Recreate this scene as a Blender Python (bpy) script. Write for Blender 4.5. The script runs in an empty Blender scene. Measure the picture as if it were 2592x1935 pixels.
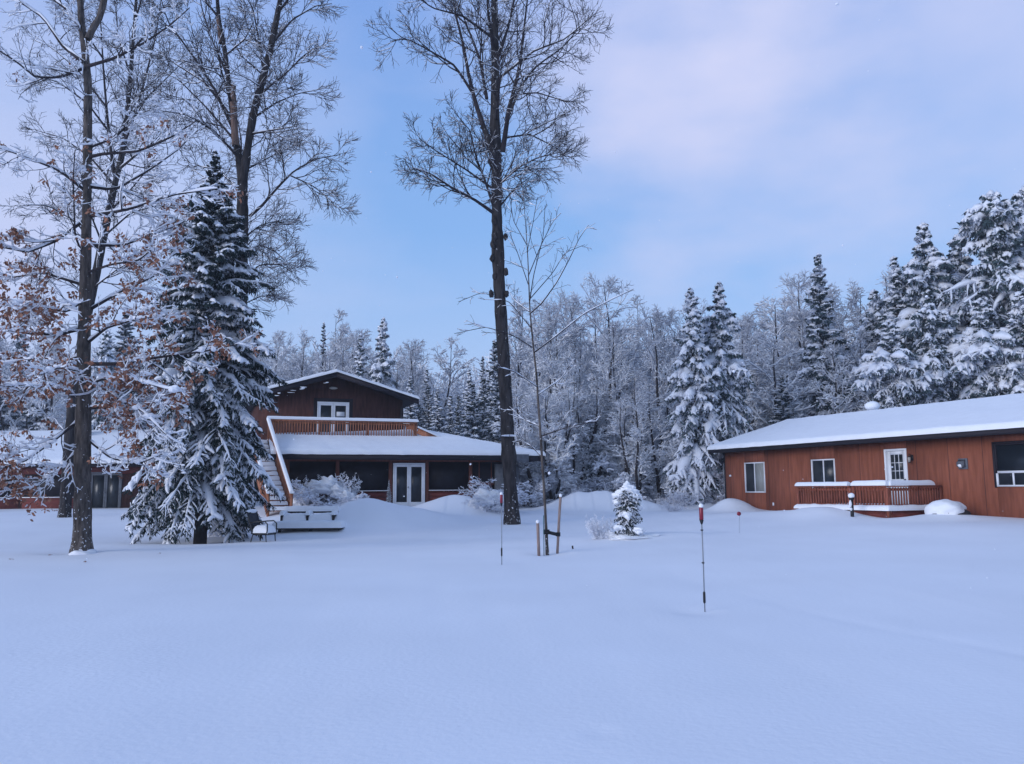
import bpy, bmesh, math
import numpy as np
from mathutils import Matrix, Vector
PI = math.pi
S = bpy.context.scene
COL = S.collection

# ------------------------------------------------------------------ camera
FOC, CX, CY, EYE = 2100.0, 1296.0, 967.5, 1.6
pit = math.atan((1235 - CY) / FOC); rol = .007
cF = np.array([0, math.cos(pit), math.sin(pit)]); R0 = np.array([1., 0, 0]); U0 = np.cross(R0, cF)
cU = math.cos(rol) * U0 + math.sin(rol) * R0; cR = math.cos(rol) * R0 - math.sin(rol) * U0
cC = np.array([0, 0, EYE])
def ray(x, y): return cF + (x - CX) / FOC * cR + (CY - y) / FOC * cU
def at(x, y, Y):
    r = ray(x, y); return cC + r * Y / r[1]
cd = bpy.data.cameras.new('camera'); cam = bpy.data.objects.new('camera', cd); COL.objects.link(cam)
cd.sensor_fit = 'HORIZONTAL'; cd.sensor_width = 36; cd.lens = 36 * FOC / 2592; cd.clip_end = 2000; cd.clip_start = .05
M = Matrix.Identity(4)
for i in range(3):
    M[i][0] = cR[i]; M[i][1] = cU[i]; M[i][2] = -cF[i]; M[i][3] = cC[i]
cam.matrix_world = M
S.camera = cam

# ------------------------------------------------------------------ sky, sun, exposure
SUN_EL, SUN_AZ = math.radians(15), math.radians(-125)      # azimuth from +Y towards +X
w = bpy.data.worlds.new('World'); S.world = w; w.use_nodes = True
nt = w.node_tree; nt.nodes.clear(); N = nt.nodes.new; Lk = nt.links.new
def sock(n, i, v): n.inputs[i].default_value = v
sky = N('ShaderNodeTexSky'); sky.sky_type = 'NISHITA'; sky.sun_disc = False
sky.sun_elevation = SUN_EL; sky.sun_rotation = SUN_AZ; sky.air_density = 1.0; sky.dust_density = .6; sky.ozone_density = 2.0
tc = N('ShaderNodeTexCoord')
def vmath(op, a=None, b=None):
    n = N('ShaderNodeVectorMath'); n.operation = op
    for i, q in enumerate((a, b)):
        if q is None: continue
        if isinstance(q, (tuple, list)): n.inputs[i].default_value = q
        else: Lk(q, n.inputs[i])
    return n
def fmath(op, a, b=0.0, clamp=False):
    n = N('ShaderNodeMath'); n.operation = op; n.use_clamp = clamp
    for i, q in enumerate((a, b)):
        if isinstance(q, (int, float)): n.inputs[i].default_value = q
        else: Lk(q, n.inputs[i])
    return n.outputs[0]
dirn = tc.outputs['Generated']
nz = N('ShaderNodeTexNoise'); sock(nz, 'Scale', 2.4); sock(nz, 'Detail', 8.0); sock(nz, 'Roughness', .5)
mp = N('ShaderNodeMapping'); mp.inputs['Scale'].default_value = (1, 1, 2.2); Lk(dirn, mp.inputs[0]); Lk(mp.outputs[0], nz.inputs['Vector'])
nval = nz.outputs['Fac']
def bank(px, py, rad, soft, amp):
    r = ray(px, py); r = r / np.linalg.norm(r)
    d = vmath('DISTANCE', dirn, tuple(r)).outputs['Value']
    d = fmath('ADD', d, fmath('MULTIPLY', fmath('SUBTRACT', nval, .5), .85))
    return fmath('MULTIPLY', fmath('DIVIDE', fmath('SUBTRACT', rad + soft, d), soft * 2, True), amp)
tot = None
for b in ((1820, 230, .19, .14, .95), (1650, -100, .14, .20, .8), (2480, -60, .12, .2, .75), (-150, 560, .26, .24, .75),
          (2650, 560, .05, .2, .45), (700, 860, .12, .18, .45), (100, 50, .10, .2, .5), (1750, 700, .02, .16, .35)):
    q = bank(*b); tot = q if tot is None else fmath('MAXIMUM', tot, q)
sx = N('ShaderNodeSeparateXYZ'); Lk(dirn, sx.inputs[0])
hor = fmath('MULTIPLY', fmath('SUBTRACT', 1.0, fmath('DIVIDE', sx.outputs['Z'], .30), True), .6)
tot = fmath('MAXIMUM', tot, hor)
sx0 = N('ShaderNodeSeparateXYZ'); Lk(dirn, sx0.inputs[0])
tint = vmath('MULTIPLY', sky.outputs[0], (1.0, .92, 1.06))
base = N('ShaderNodeMix'); base.data_type = 'RGBA'; base.inputs[0].default_value = .75
grad = N('ShaderNodeMix'); grad.data_type = 'RGBA'; Lk(fmath('DIVIDE', sx0.outputs['Z'], .6, True), grad.inputs[0])
grad.inputs[6].default_value = (2.35, 4.85, 8.1, 1); grad.inputs[7].default_value = (1.95, 3.4, 7.4, 1)
Lk(tint.outputs[0], base.inputs[6]); Lk(grad.outputs[2], base.inputs[7])
cm = N('ShaderNodeMix'); cm.data_type = 'RGBA'; Lk(tot, cm.inputs[0]); Lk(base.outputs[2], cm.inputs[6])
cm.inputs[7].default_value = (5.1, 5.35, 7.35, 1)
# unseen thin overcast, added to the sky behind the photographer to light the snow
beh = fmath('MULTIPLY', fmath('SUBTRACT', fmath('MULTIPLY', sx0.outputs['Y'], -1.0), -.25), 1.6, True)
cm2 = N('ShaderNodeMix'); cm2.data_type = 'RGBA'; Lk(beh, cm2.inputs[0]); Lk(cm.outputs[2], cm2.inputs[6]); cm2.inputs[7].default_value = (2.9, 3.9, 6.0, 1)
bg = N('ShaderNodeBackground'); Lk(cm2.outputs[2], bg.inputs[0]); bg.inputs[1].default_value = .10
wo = N('ShaderNodeOutputWorld'); Lk(bg.outputs[0], wo.inputs[0])
sl = bpy.data.lights.new('sun', 'SUN'); sun = bpy.data.objects.new('sun', sl); COL.objects.link(sun)
sl.energy = 1.5; sl.angle = math.radians(32); sl.color = (.93, .93, 1)
sd = Vector((math.sin(SUN_AZ) * math.cos(SUN_EL), math.cos(SUN_AZ) * math.cos(SUN_EL), math.sin(SUN_EL)))
sun.rotation_euler = sd.to_track_quat('Z', 'Y').to_euler()
vs = S.view_settings; vs.view_transform = 'Standard'; vs.look = 'None'; vs.exposure = 0.41; vs.gamma = 1; vs.use_curve_mapping = False
S.cycles.max_bounces = 8; S.cycles.diffuse_bounces = 8; S.cycles.glossy_bounces = 2; S.cycles.transmission_bounces = 2
S.cycles.use_denoising = True

# ------------------------------------------------------------------ materials
def mat(name, col, rough=.8, spec=.3, var=0, vscale=8, col2=None, bump=0, bscale=40, stretch=(1, 1, 1), metal=0, coords='Object'):
    m = bpy.data.materials.new(name); m.use_nodes = True; t = m.node_tree; b = t.nodes['Principled BSDF']
    b.inputs['Base Color'].default_value = (*col, 1); b.inputs['Roughness'].default_value = rough
    b.inputs['Specular IOR Level'].default_value = spec; b.inputs['Metallic'].default_value = metal
    tcn = t.nodes.new('ShaderNodeTexCoord'); mpn = t.nodes.new('ShaderNodeMapping'); mpn.inputs['Scale'].default_value = stretch
    t.links.new(tcn.outputs[coords], mpn.inputs[0])
    if var or col2:
        n = t.nodes.new('ShaderNodeTexNoise'); n.inputs['Scale'].default_value = vscale; n.inputs['Detail'].default_value = 6
        t.links.new(mpn.outputs[0], n.inputs['Vector'])
        r = t.nodes.new('ShaderNodeValToRGB'); r.color_ramp.elements[0].position = .35; r.color_ramp.elements[1].position = .65
        c2 = col2 or tuple(c * (1 + var) for c in col); c1 = col if col2 else tuple(c * (1 - var) for c in col)
        r.color_ramp.elements[0].color = (*c1, 1); r.color_ramp.elements[1].color = (*c2, 1)
        t.links.new(n.outputs['Fac'], r.inputs[0]); t.links.new(r.outputs[0], b.inputs['Base Color'])
    if bump:
        n2 = t.nodes.new('ShaderNodeTexNoise'); n2.inputs['Scale'].default_value = bscale; n2.inputs['Detail'].default_value = 5
        t.links.new(mpn.outputs[0], n2.inputs['Vector'])
        bp = t.nodes.new('ShaderNodeBump'); bp.inputs['Strength'].default_value = bump; bp.inputs['Distance'].default_value = .03
        t.links.new(n2.outputs['Fac'], bp.inputs['Height']); t.links.new(bp.outputs[0], b.inputs['Normal'])
    return m
def rampmix(m, fac_pos, col, scale, stretch=(1, 1, 1), detail=4, upbias=0):
    """patches of another colour with their own shape (snow blown on bark, frost on boards)"""
    t = m.node_tree; b = t.nodes['Principled BSDF']; bc = b.inputs['Base Color']
    n = t.nodes.new('ShaderNodeTexNoise'); n.inputs['Scale'].default_value = scale; n.inputs['Detail'].default_value = detail
    tcn = t.nodes.new('ShaderNodeTexCoord'); mpn = t.nodes.new('ShaderNodeMapping'); mpn.inputs['Scale'].default_value = stretch
    t.links.new(tcn.outputs['Object'], mpn.inputs[0]); t.links.new(mpn.outputs[0], n.inputs['Vector'])
    r = t.nodes.new('ShaderNodeValToRGB'); r.color_ramp.elements[0].position = fac_pos; r.color_ramp.elements[1].position = fac_pos + .03
    src = n.outputs['Fac']
    if upbias:
        sp = t.nodes.new('ShaderNodeSeparateXYZ'); t.links.new(tcn.outputs['Object'], sp.inputs[0])
        mr = t.nodes.new('ShaderNodeMapRange'); mr.inputs['From Min'].default_value = 0; mr.inputs['From Max'].default_value = 2.2
        mr.inputs['To Min'].default_value = upbias; mr.inputs['To Max'].default_value = 0; t.links.new(sp.outputs['Z'], mr.inputs['Value'])
        ad = t.nodes.new('ShaderNodeMath'); ad.operation = 'ADD'; t.links.new(src, ad.inputs[0]); t.links.new(mr.outputs[0], ad.inputs[1]); src = ad.outputs[0]
    t.links.new(src, r.inputs[0])
    mx = t.nodes.new('ShaderNodeMix'); mx.data_type = 'RGBA'; t.links.new(r.outputs[0], mx.inputs[0])
    if bc.links: t.links.new(bc.links[0].from_socket, mx.inputs[6])
    else: mx.inputs[6].default_value = bc.default_value
    mx.inputs[7].default_value = (*col, 1); t.links.new(mx.outputs[2], bc)
    return m
SNOWC = (.84, .86, .90)
mSnow = mat('snow', SNOWC, .65, .25, var=.02, vscale=3, bump=.35, bscale=22)
mGround = mat('ground_snow', (.84, .855, .90), .6, .25, var=.025, vscale=.35, bump=.16, bscale=16)
mTSnow = mat('tree_snow', (.80, .82, .88), .8, .1)
mFrost = mat('frost', (.86, .88, .92), .9, .05)
mBark = rampmix(mat('bark', (.040, .036, .037), .95, .1, var=.45, vscale=9, bump=1.0, bscale=18, stretch=(1, 1, .22)), .70, (.78, .8, .86), 15, (1, 1, .8), 8, .095)
mBarkOak = rampmix(mat('oak_bark', (.085, .072, .066), .95, .1, var=.45, vscale=14, bump=1.0, bscale=26, stretch=(1, 1, .22)), .70, (.78, .8, .86), 22, (1, 1, .8), 8, .09)
mTwig = mat('twigs', (.036, .031, .036), .9, .1, var=.35, vscale=2)
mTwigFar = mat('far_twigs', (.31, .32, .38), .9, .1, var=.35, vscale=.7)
mBroken = mat('broken_wood', (.19, .125, .10), .9, .1, var=.3, vscale=10, stretch=(1, 1, .2))
mNeedle = rampmix(mat('needles', (.024, .042, .043), .8, .15, var=.5, vscale=2.5), .60, (.62, .66, .74), 5, (1, 1, 1), 6)
mNeedleFar = rampmix(mat('far_needles', (.06, .09, .10), .85, .1, var=.5, vscale=1.2), .53, (.62, .66, .74), 3.5, (1, 1, 1), 6)
mLeaf = mat('dead_leaves', (.17, .074, .052), .8, .2, col2=(.38, .185, .12), vscale=6)
mCabin = mat('cabin_siding', (.255, .086, .052), .85, .15, var=.17, vscale=3.0, bump=.3, bscale=20, stretch=(3, 3, .35))
mHouse = mat('house_siding', (.085, .038, .032), .85, .15, var=.25, vscale=3.5, bump=.3, bscale=20, stretch=(3, 3, .5))
mRed = mat('red_board', (.15, .040, .034), .8, .2, var=.25, vscale=5, stretch=(.6, .6, 3), bump=.2)
mPost = mat('porch_post', (.13, .045, .032), .8, .2, var=.2, vscale=8, stretch=(2, 2, .3))
mRail = mat('rail_wood', (.34, .14, .08), .8, .2, var=.3, vscale=9, stretch=(2, 2, .3), bump=.3)
mRailC = mat('deck_rail_wood', (.26, .085, .055), .85, .2, var=.3, vscale=9, stretch=(2, 2, .3), bump=.3)
mDark = mat('dark_fascia', (.018, .015, .022), .7, .3)
mGrey = mat('grey_board', (.11, .12, .14), .8, .2, var=.2, vscale=6)
mScreen = mat('insect_screen', (.008, .007, .012), .55, .25, var=.4, vscale=3)
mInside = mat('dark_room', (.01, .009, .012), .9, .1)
mGlass = mat('window_glass', (.014, .020, .028), .32, .5)
mCurtain = mat('curtain', (.30, .31, .30), .9, .1, var=.25, vscale=20, stretch=(6, 6, .2))
mWhite = mat('white_paint', (.74, .76, .80), .5, .4, var=.05, vscale=5)
mMetal = mat('black_metal', (.012, .012, .014), .45, .4)
mMesh = mat('grey_mesh', (.04, .045, .055), .8, .2)
mRedP = mat('red_plastic', (.22, .010, .03), .35, .5, var=.15, vscale=20)
mRod = mat('steel_rod', (.20, .22, .25), .4, .5)
mBlackP = mat('black_plastic', (.01, .01, .014), .5, .4)
mStake = mat('weathered_stake', (.27, .20, .18), .9, .1, var=.25, vscale=20, stretch=(3, 3, .3))
mGreenP = mat('green_rod', (.02, .12, .11), .5, .3)
mLampG = mat('lamp_glass', (.35, .33, .30), .2, .5)
mRoof = mat('roofing', (.05, .05, .055), .9, .1)
mStub = mat('dark_bark', (.045, .04, .042), .95, .1)

# ------------------------------------------------------------------ mesh helpers
rng = np.random.default_rng(7)
def mesh(name, V, faces, m, smooth=False):
    """faces: list of int arrays (n,3) or (n,4)"""
    V = np.asarray(V, dtype=np.float32); me = bpy.data.meshes.new(name)
    faces = [np.asarray(f, dtype=np.int32) for f in faces if len(f)]
    me.vertices.add(len(V)); me.vertices.foreach_set('co', V.ravel())
    nl = sum(f.size for f in faces); nf = sum(len(f) for f in faces)
    me.loops.add(nl); me.polygons.add(nf)
    me.loops.foreach_set('vertex_index', np.concatenate([f.ravel() for f in faces]))
    tot_ = np.concatenate([np.full(len(f), f.shape[1], dtype=np.int32) for f in faces])
    me.polygons.foreach_set('loop_start', np.concatenate([[0], np.cumsum(tot_)[:-1]]).astype(np.int32))
    me.polygons.foreach_set('loop_total', tot_)
    if smooth: me.polygons.foreach_set('use_smooth', np.ones(nf, dtype=bool))
    me.update(calc_edges=True); me.materials.append(m)
    return me
def put(name, me, parent=None, loc=(0, 0, 0)):
    o = bpy.data.objects.new(name, me); COL.objects.link(o); o.location = loc
    if parent: o.parent = parent
    return o
def tag(o, label=None, cat=None, group=None, kind=None):
    if label: o['label'] = label
    if cat: o['category'] = cat
    if group: o['group'] = group
    if kind: o['kind'] = kind
    return o
def thing(name, label, cat, loc=(0, 0, 0), rz=0, group=None):
    o = bpy.data.objects.new(name, None); COL.objects.link(o); o.location = loc; o.rotation_euler = (0, 0, rz)
    o.empty_display_size = .3
    return tag(o, label, cat, group)
def dup(root, loc, rz=0, sc=1, label=None, group=None, name=None, cat=None):
    r = root.copy(); COL.objects.link(r); r.location = loc; r.rotation_euler = (0, 0, rz)
    r.scale = (sc, sc, sc) if isinstance(sc, (int, float)) else sc
    if name: r.name = name
    if cat: r['category'] = cat
    if label: r['label'] = label
    if group: r['group'] = group
    elif 'group' in r: del r['group']
    for ch in [c for c in root.children]:
        c = ch.copy(); COL.objects.link(c); c.parent = r; c.matrix_parent_inverse = Matrix.Identity(4)
        for g in ch.children:
            d = g.copy(); COL.objects.link(d); d.parent = c; d.matrix_parent_inverse = Matrix.Identity(4)
    return r
class MB:
    def __init__(s): s.V = []; s.Q = []; s.T = []; s.n = 0
    def add(s, V, Q=(), T=()):
        V = np.asarray(V, float).reshape(-1, 3)
        if len(Q): s.Q.append(np.asarray(Q) + s.n)
        if len(T): s.T.append(np.asarray(T) + s.n)
        s.V.append(V); s.n += len(V); return s
    def box(s, x0, x1, y0, y1, z0, z1, b=0):
        V = [(x, y, z) for z in (z0, z1) for y in (y0, y1) for x in (x0, x1)]
        return s.add(V, [(0, 2, 3, 1), (4, 5, 7, 6), (0, 1, 5, 4), (1, 3, 7, 5), (3, 2, 6, 7), (2, 0, 4, 6)])
    def bar(s, a, b, w, h, up=(0, 0, 1)):
        a = np.array(a, float); b = np.array(b, float); t = b - a; t /= np.linalg.norm(t)
        u = np.cross(t, up)
        if np.linalg.norm(u) < 1e-4: u = np.cross(t, (1, 0, 0))
        u /= np.linalg.norm(u); v = np.cross(u, t)
        V = [p + u * i * w / 2 + v * j * h / 2 for p in (a, b) for j in (-1, 1) for i in (-1, 1)]
        return s.add(V, [(0, 2, 3, 1), (4, 5, 7, 6), (0, 1, 5, 4), (1, 3, 7, 5), (3, 2, 6, 7), (2, 0, 4, 6)])
    def prism(s, pts, d):
        """polygon pts (list of 3d), extruded along vector d"""
        pts = np.array(pts, float); n = len(pts); V = np.vstack([pts, pts + np.array(d, float)])
        s.add(V, [(i, (i + 1) % n, n + (i + 1) % n, n + i) for i in range(n)])
        k = s.n - 2 * n
        tri = [(0, i + 1, i) for i in range(1, n - 1)] + [(n, n + i, n + i + 1) for i in range(1, n - 1)]
        s.T.append(np.array(tri) + k); return s
    def tube(s, pts, r, k=8, cap=True):
        P = np.array(pts, float)[None]; R = np.broadcast_to(np.asarray(r, float), (len(pts),))[None]
        V, Q = tubes(P, R, k); m = len(pts)
        T = []
        if cap:
            V = np.vstack([V, P[0, 0], P[0, -1]]); a = m * k
            T = [(a, (i + 1) % k, i) for i in range(k)] + [(a + 1, (m - 1) * k + i, (m - 1) * k + (i + 1) % k) for i in range(k)]
        return s.add(V, Q, T)
    def build(s, name, m, parent=None, smooth=False, bevel=0):
        me = mesh(name, np.vstack(s.V), ([np.vstack(s.Q)] if s.Q else []) + ([np.vstack(s.T)] if s.T else []), m, smooth)
        o = put(name, me, parent)
        if bevel:
            md = o.modifiers.new('bevel', 'BEVEL'); md.width = bevel; md.segments = 2
        return o
def nrm(a): return a / np.maximum(np.linalg.norm(a, axis=-1, keepdims=True), 1e-9)
def tubes(P, R, k=5):
    n, m, _ = P.shape
    T = nrm(np.gradient(P, axis=1)); mean = nrm(P[:, -1] - P[:, 0])
    ref = np.zeros((n, 3)); ref[np.arange(n), np.argmin(np.abs(mean), axis=1)] = 1
    u = nrm(np.cross(T, ref[:, None, :])); v = np.cross(T, u)
    a = np.arange(k) * 2 * PI / k
    V = P[:, :, None, :] + R[:, :, None, None] * (np.cos(a)[:, None] * u[:, :, None, :] + np.sin(a)[:, None] * v[:, :, None, :])
    i = (np.arange(n)[:, None, None] * m + np.arange(m - 1)[None, :, None]) * k
    j = np.arange(k)[None, None, :]; j2 = (j + 1) % k
    Q = np.stack([i + j, i + j2, i + k + j2, i + k + j], axis=-1).reshape(-1, 4)
    return V.reshape(-1, 3), Q
def tubemesh(name, groups, m, k=5, smooth=True, ks=None):
    V = []; Q = []; n = 0
    for gi, (P, R) in enumerate(groups):
        if not len(P): continue
        v, q = tubes(P, R, ks[gi] if ks else k); V.append(v); Q.append(q + n); n += len(v)
    return mesh(name, np.vstack(V), [np.vstack(Q)], m, smooth)
def trunkmesh(name, groups, m, k=26, amp=.07):
    V = []; Q = []; n = 0
    for P, R in groups:
        mm = 160; L = np.linspace(0, 1, mm); t0 = np.linspace(0, 1, len(P))
        P2 = np.stack([np.interp(L, t0, P[:, i]) for i in range(3)], 1); R2 = np.interp(L, t0, R)
        v, q = tubes(P2[None], R2[None], k); c = np.repeat(P2, k, 0); d = v - c; a = np.tile(np.arange(k) * 2 * PI / k, mm); z = c[:, 2]
        f = 1 + amp * (.6 * np.sin(a * 7 + vn(a * 0 + z * .8, a * 0 + 3, .5) * 5) * vn(z * 2, a * 3, .8) * 1.6 + vn(np.cos(a) * 2.2 + 9, np.sin(a) * 2.2 + z * 1.6, .6) * 1.3 + .5 * vn(np.cos(a) * 5, np.sin(a) * 5 + z * 5, .5))
        f = f * (1 + .22 * np.exp(-np.maximum(z, 0) / .25) * (z < 2))
        V.append(c + d * f[:, None]); Q.append(q + n); n += len(v)
    return mesh(name, np.vstack(V), [np.vstack(Q)], m, True)
def resample(pts, m, k=0):
    pts = np.array(pts, float)
    d = np.concatenate([[0], np.cumsum(np.linalg.norm(np.diff(pts, axis=0), axis=1))]); d /= d[-1]
    # catmull-rom style smoothing through dense linear + blur
    t = np.linspace(0, 1, 200); L = np.stack([np.interp(t, d, pts[:, i]) for i in range(3)], 1)
    for _ in range(14):
        L[1:-1] = (L[:-2] + L[1:-1] * 2 + L[2:]) / 4
    return np.stack([np.interp(np.linspace(0, 1, m), t, L[:, i]) for i in range(3)], 1)
def spawn(P, R, n, t0, t1, ang, ln, m, jit, up, rg, rf=.012, rmin=.006, taper=.35, perpz=1.0):
    N_, M_, _ = P.shape
    L = np.linalg.norm(np.diff(P, axis=1), axis=2).sum(1)
    t = t0 + (t1 - t0) * ((np.arange(n)[None] + rg.random((N_, n))) / n)
    x = np.clip(t * (M_ - 1), 0, M_ - 1.001); i = x.astype(int); fr = (x - i)[..., None]; a = np.arange(N_)[:, None]
    b = P[a, i] * (1 - fr) + P[a, i + 1] * fr; T = nrm(P[a, i + 1] - P[a, i]); r0 = R[a, i]
    q = rg.normal(size=(N_, n, 3)); q[..., 2] *= perpz; q -= (q * T).sum(-1, keepdims=True) * T; q = nrm(q)
    an = ang * (.75 + .5 * rg.random((N_, n, 1)))
    d = np.cos(an) * T + np.sin(an) * q
    Lc = ln(t, L[:, None]) * (.6 + .65 * rg.random((N_, n)))
    pts = [b]; st = (Lc / (m - 1))[..., None]
    for j in range(m - 1):
        d = nrm(d + rg.normal(size=d.shape) * jit + np.array([0, 0, up])); b = b + d * st; pts.append(b)
    C = np.stack(pts, 2).reshape(-1, m, 3)
    rc = np.maximum(np.minimum(r0 * .8, rf * Lc), rmin).reshape(-1, 1)
    RR = np.maximum(rc * np.linspace(1, taper, m)[None], rmin * .7)
    return C, RR
def snowon(P, R, s, rg, prob=1, pw=1.5, up=.55):
    keep = rg.random(len(P)) < prob
    P = P[keep]; R = R[keep]
    if not len(P): return P, R
    T = nrm(np.gradient(P, axis=1)); hf = np.maximum(1 - T[..., 2] ** 2, 0) ** (pw / 2)
    rad = (s + .55 * R) * hf * (.3 + 1.1 * rg.random(R.shape))
    rad[:, -1] *= .5; rad[:, 0] *= .6
    Q = P.copy(); Q[..., 2] += R * .6 + rad * up
    return Q, np.maximum(rad, .0015)
# smooth pseudo-noise
_k = rng.normal(size=(24, 2)); _p = rng.random(24) * 2 * PI
def vn(x, y, sc=1.0):
    o = 0
    for i in range(24):
        f = (1, 2.1, 4.3)[i % 3]; o = o + np.sin((x * _k[i, 0] + y * _k[i, 1]) * f / sc + _p[i]) / f
    return o / 8
def snowquad(mb, c, H, r=.12, nu=40, nv=12, edge=(1, 1, 1, 1), rough=.15, wob=0):
    """rounded snow layer on the quad c = (c00,c10,c11,c01); edge flags: u0,u1,v0,v1 are rounded off"""
    c = np.array(c, float)
    def sp(n, a, b):
        t = np.linspace(0, 1, n); return t
    LU = (np.linalg.norm(c[1] - c[0]) + np.linalg.norm(c[2] - c[3])) / 2; LV = np.linalg.norm(c[3] - c[0])
    def grid(n, L):
        e = min(r / max(L, .01), .45); k = np.array([0, .02, .08, .2, .45, .75, 1]) * e
        return np.unique(np.concatenate([k, np.linspace(e, 1 - e, n), 1 - k]))
    u = grid(nu, LU); v = grid(nv, LV); U_, V_ = np.meshgrid(u, v)
    p = (c[0] * ((1 - U_) * (1 - V_))[..., None] + c[1] * (U_ * (1 - V_))[..., None] + c[2] * (U_ * V_)[..., None] + c[3] * ((1 - U_) * V_)[..., None])
    if wob:
        dv = nrm(c[3] - c[0]); wv = wob * vn(p[..., 0] * 2.2 + p[..., 1], p[..., 1] * 2.2, .7) * (1 - V_) ** 3
        p = p - np.maximum(wv, -.02)[..., None] * dv
    d = np.full(U_.shape, 9.)
    if edge[0]: d = np.minimum(d, U_ * LU)
    if edge[1]: d = np.minimum(d, (1 - U_) * LU)
    if edge[2]: d = np.minimum(d, V_ * LV)
    if edge[3]: d = np.minimum(d, (1 - V_) * LV)
    h = np.sqrt(np.maximum(1 - (1 - np.minimum(d / r, 1)) ** 2, 0))
    h = h * H * (1 + rough * vn(p[..., 0] * 1.3 + p[..., 2], p[..., 1] * 1.3 + c[0, 0], .6) + rough * .5 * vn(p[..., 0] * 5, p[..., 1] * 5, .6))
    top = p.copy(); top[..., 2] += h + .012
    nU, nV = len(u), len(v)
    idx = np.arange(nU * nV).reshape(nV, nU)
    Q = np.stack([idx[:-1, :-1], idx[:-1, 1:], idx[1:, 1:], idx[1:, :-1]], -1).reshape(-1, 4)
    ring = np.concatenate([idx[0, :], idx[1:, -1], idx[-1, -2::-1], idx[-2:0:-1, 0]])
    bot = p.reshape(-1, 3)[ring].copy(); bot[:, 2] += .003; nt_ = nU * nV; k = len(ring)
    S1 = np.stack([ring, nt_ + np.arange(k), nt_ + (np.arange(k) + 1) % k, np.roll(ring, -1)], -1)
    mb.add(np.vstack([top.reshape(-1, 3), bot]), np.vstack([Q, S1])); return mb
_bm = bmesh.new(); bmesh.ops.create_icosphere(_bm, subdivisions=4, radius=1)
ICO = np.array([v.co[:] for v in _bm.verts]); ICOF = np.array([[v.index for v in f.verts] for f in _bm.faces]); _bm.free()
_bm = bmesh.new(); bmesh.ops.create_icosphere(_bm, subdivisions=1, radius=1)
ICO1 = np.array([v.co[:] for v in _bm.verts]); ICO1F = np.array([[v.index for v in f.verts] for f in _bm.faces]); _bm.free()
def blob(mb, c, r, rough=.15, seed=0, freq=2.0, flat=None):
    V = ICO.copy(); n = 1 + rough * vn(V[:, 0] * freq + seed, V[:, 1] * freq + V[:, 2] * 1.7 * freq + seed * .7, 1)
    V = V * n[:, None] * np.array(r)
    if flat is not None: V[:, 2] = np.maximum(V[:, 2], flat)
    return mb.add(V + np.array(c), T=ICOF)

# ------------------------------------------------------------------ ground
ANCH = np.array([(0, 0, 0), (-9, 0, 0), (9, 0, 0), (0, -20, 0), (-25, -10, 0), (25, -10, 0), (-6, 8, .02), (7, 8, .06), (2.5, 11, 0), (-.2, 16.5, .1), (-9, 14, .05),
    (-10.8, 20.7, .1), (0, 30.5, .15), (-7.9, 26.2, .0), (-10, 27, 0), (-10, 30.6, .05), (-18, 34, .4), (.8, 19, .1), (3.2, 23, .2),
    (-14, 24, .02), (-20, 45, .6), (-28, 45, .6), (-12, 42, .65), (-5, 37, .70), (-9, 33.5, .8), (-1, 37.5, .62), (1.5, 39.5, .6), (4, 38, .55), (10, 38, .55),
    (9.6, 36.5, .6), (12.3, 30, .60), (14, 26.3, .60), (16, 22, .60), (8.5, 24, .35), (6, 29, .35), (12, 17, .25), (18, 15, .3), (20, 30, .6), (-6, 20, .05),
    (10.5, 26.5, .55), (4, 50, .5), (-15, 60, .8), (20, 55, .8), (0, 90, 1.0), (-60, 60, .8), (60, 60, .8), (-60, 10, 0), (60, 0, .3), (-100, 120, 1), (100, 120, 1), (0, 200, 1)], float)
def tps(a, b):
    r2 = ((a[:, None, :2] - b[None, :, :2]) ** 2).sum(-1); return .5 * r2 * np.log(r2 + 1e-6)
_n = len(ANCH); _A = np.zeros((_n + 3, _n + 3)); _A[:_n, :_n] = tps(ANCH, ANCH) + np.eye(_n) * 4.0
_A[:_n, _n] = 1; _A[:_n, _n + 1:] = ANCH[:, :2]; _A[_n, :_n] = 1; _A[_n + 1:, :_n] = ANCH[:, :2].T
_w = np.linalg.solve(_A, np.concatenate([ANCH[:, 2], np.zeros(3)]))
def GX(px, Y): return (px - 1296) / 2100 * Y
MOUNDS = [(-5.5, 31.0, .80, 1.5, 1.2), (-3.9, 32.6, .42, 1.6, 1.2), (-2.3, 36.0, .50, 1.6, 1.0), (3.3, 38.5, .62, 1.0, 1.0), (4.7, 38.6, .66, 1.0, 1.0), (6.0, 38.0, .35, 1.0, .8), (2.2, 38.8, .3, .9, .9),
    (9.2, 35.2, .52, .8, .75), (11.0, 37.0, .3, 1.6, .8), (8.3, 39, .35, 1.5, .8), (13.0, 25.4, .15, 1.3, .8), (10.4, 28.5, .30, 1.3, 1.7), (-6.6, 35.2, .2, 1.5, .6),
    (-.1, 31.0, .10, .9, .9), (.5, 20, .04, 1.2, 1), (4.0, 23.6, .10, 1.4, .9), (9.0, 31, .12, 2.5, 1.2), (-7.0, 28.0, -.14, 1.3, .7), (-10.8, 20.7, -.10, .55, .5), (.8, 19.0, -.06, .4, .4), (-10, 26.9, -.12, 1.4, 1.2), (-10.0, 30.5, -.12, .9, .8), (-2.6, 35.4, .25, 1.6, .8), (2.3, 11, -.03, .3, .3)]
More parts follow.
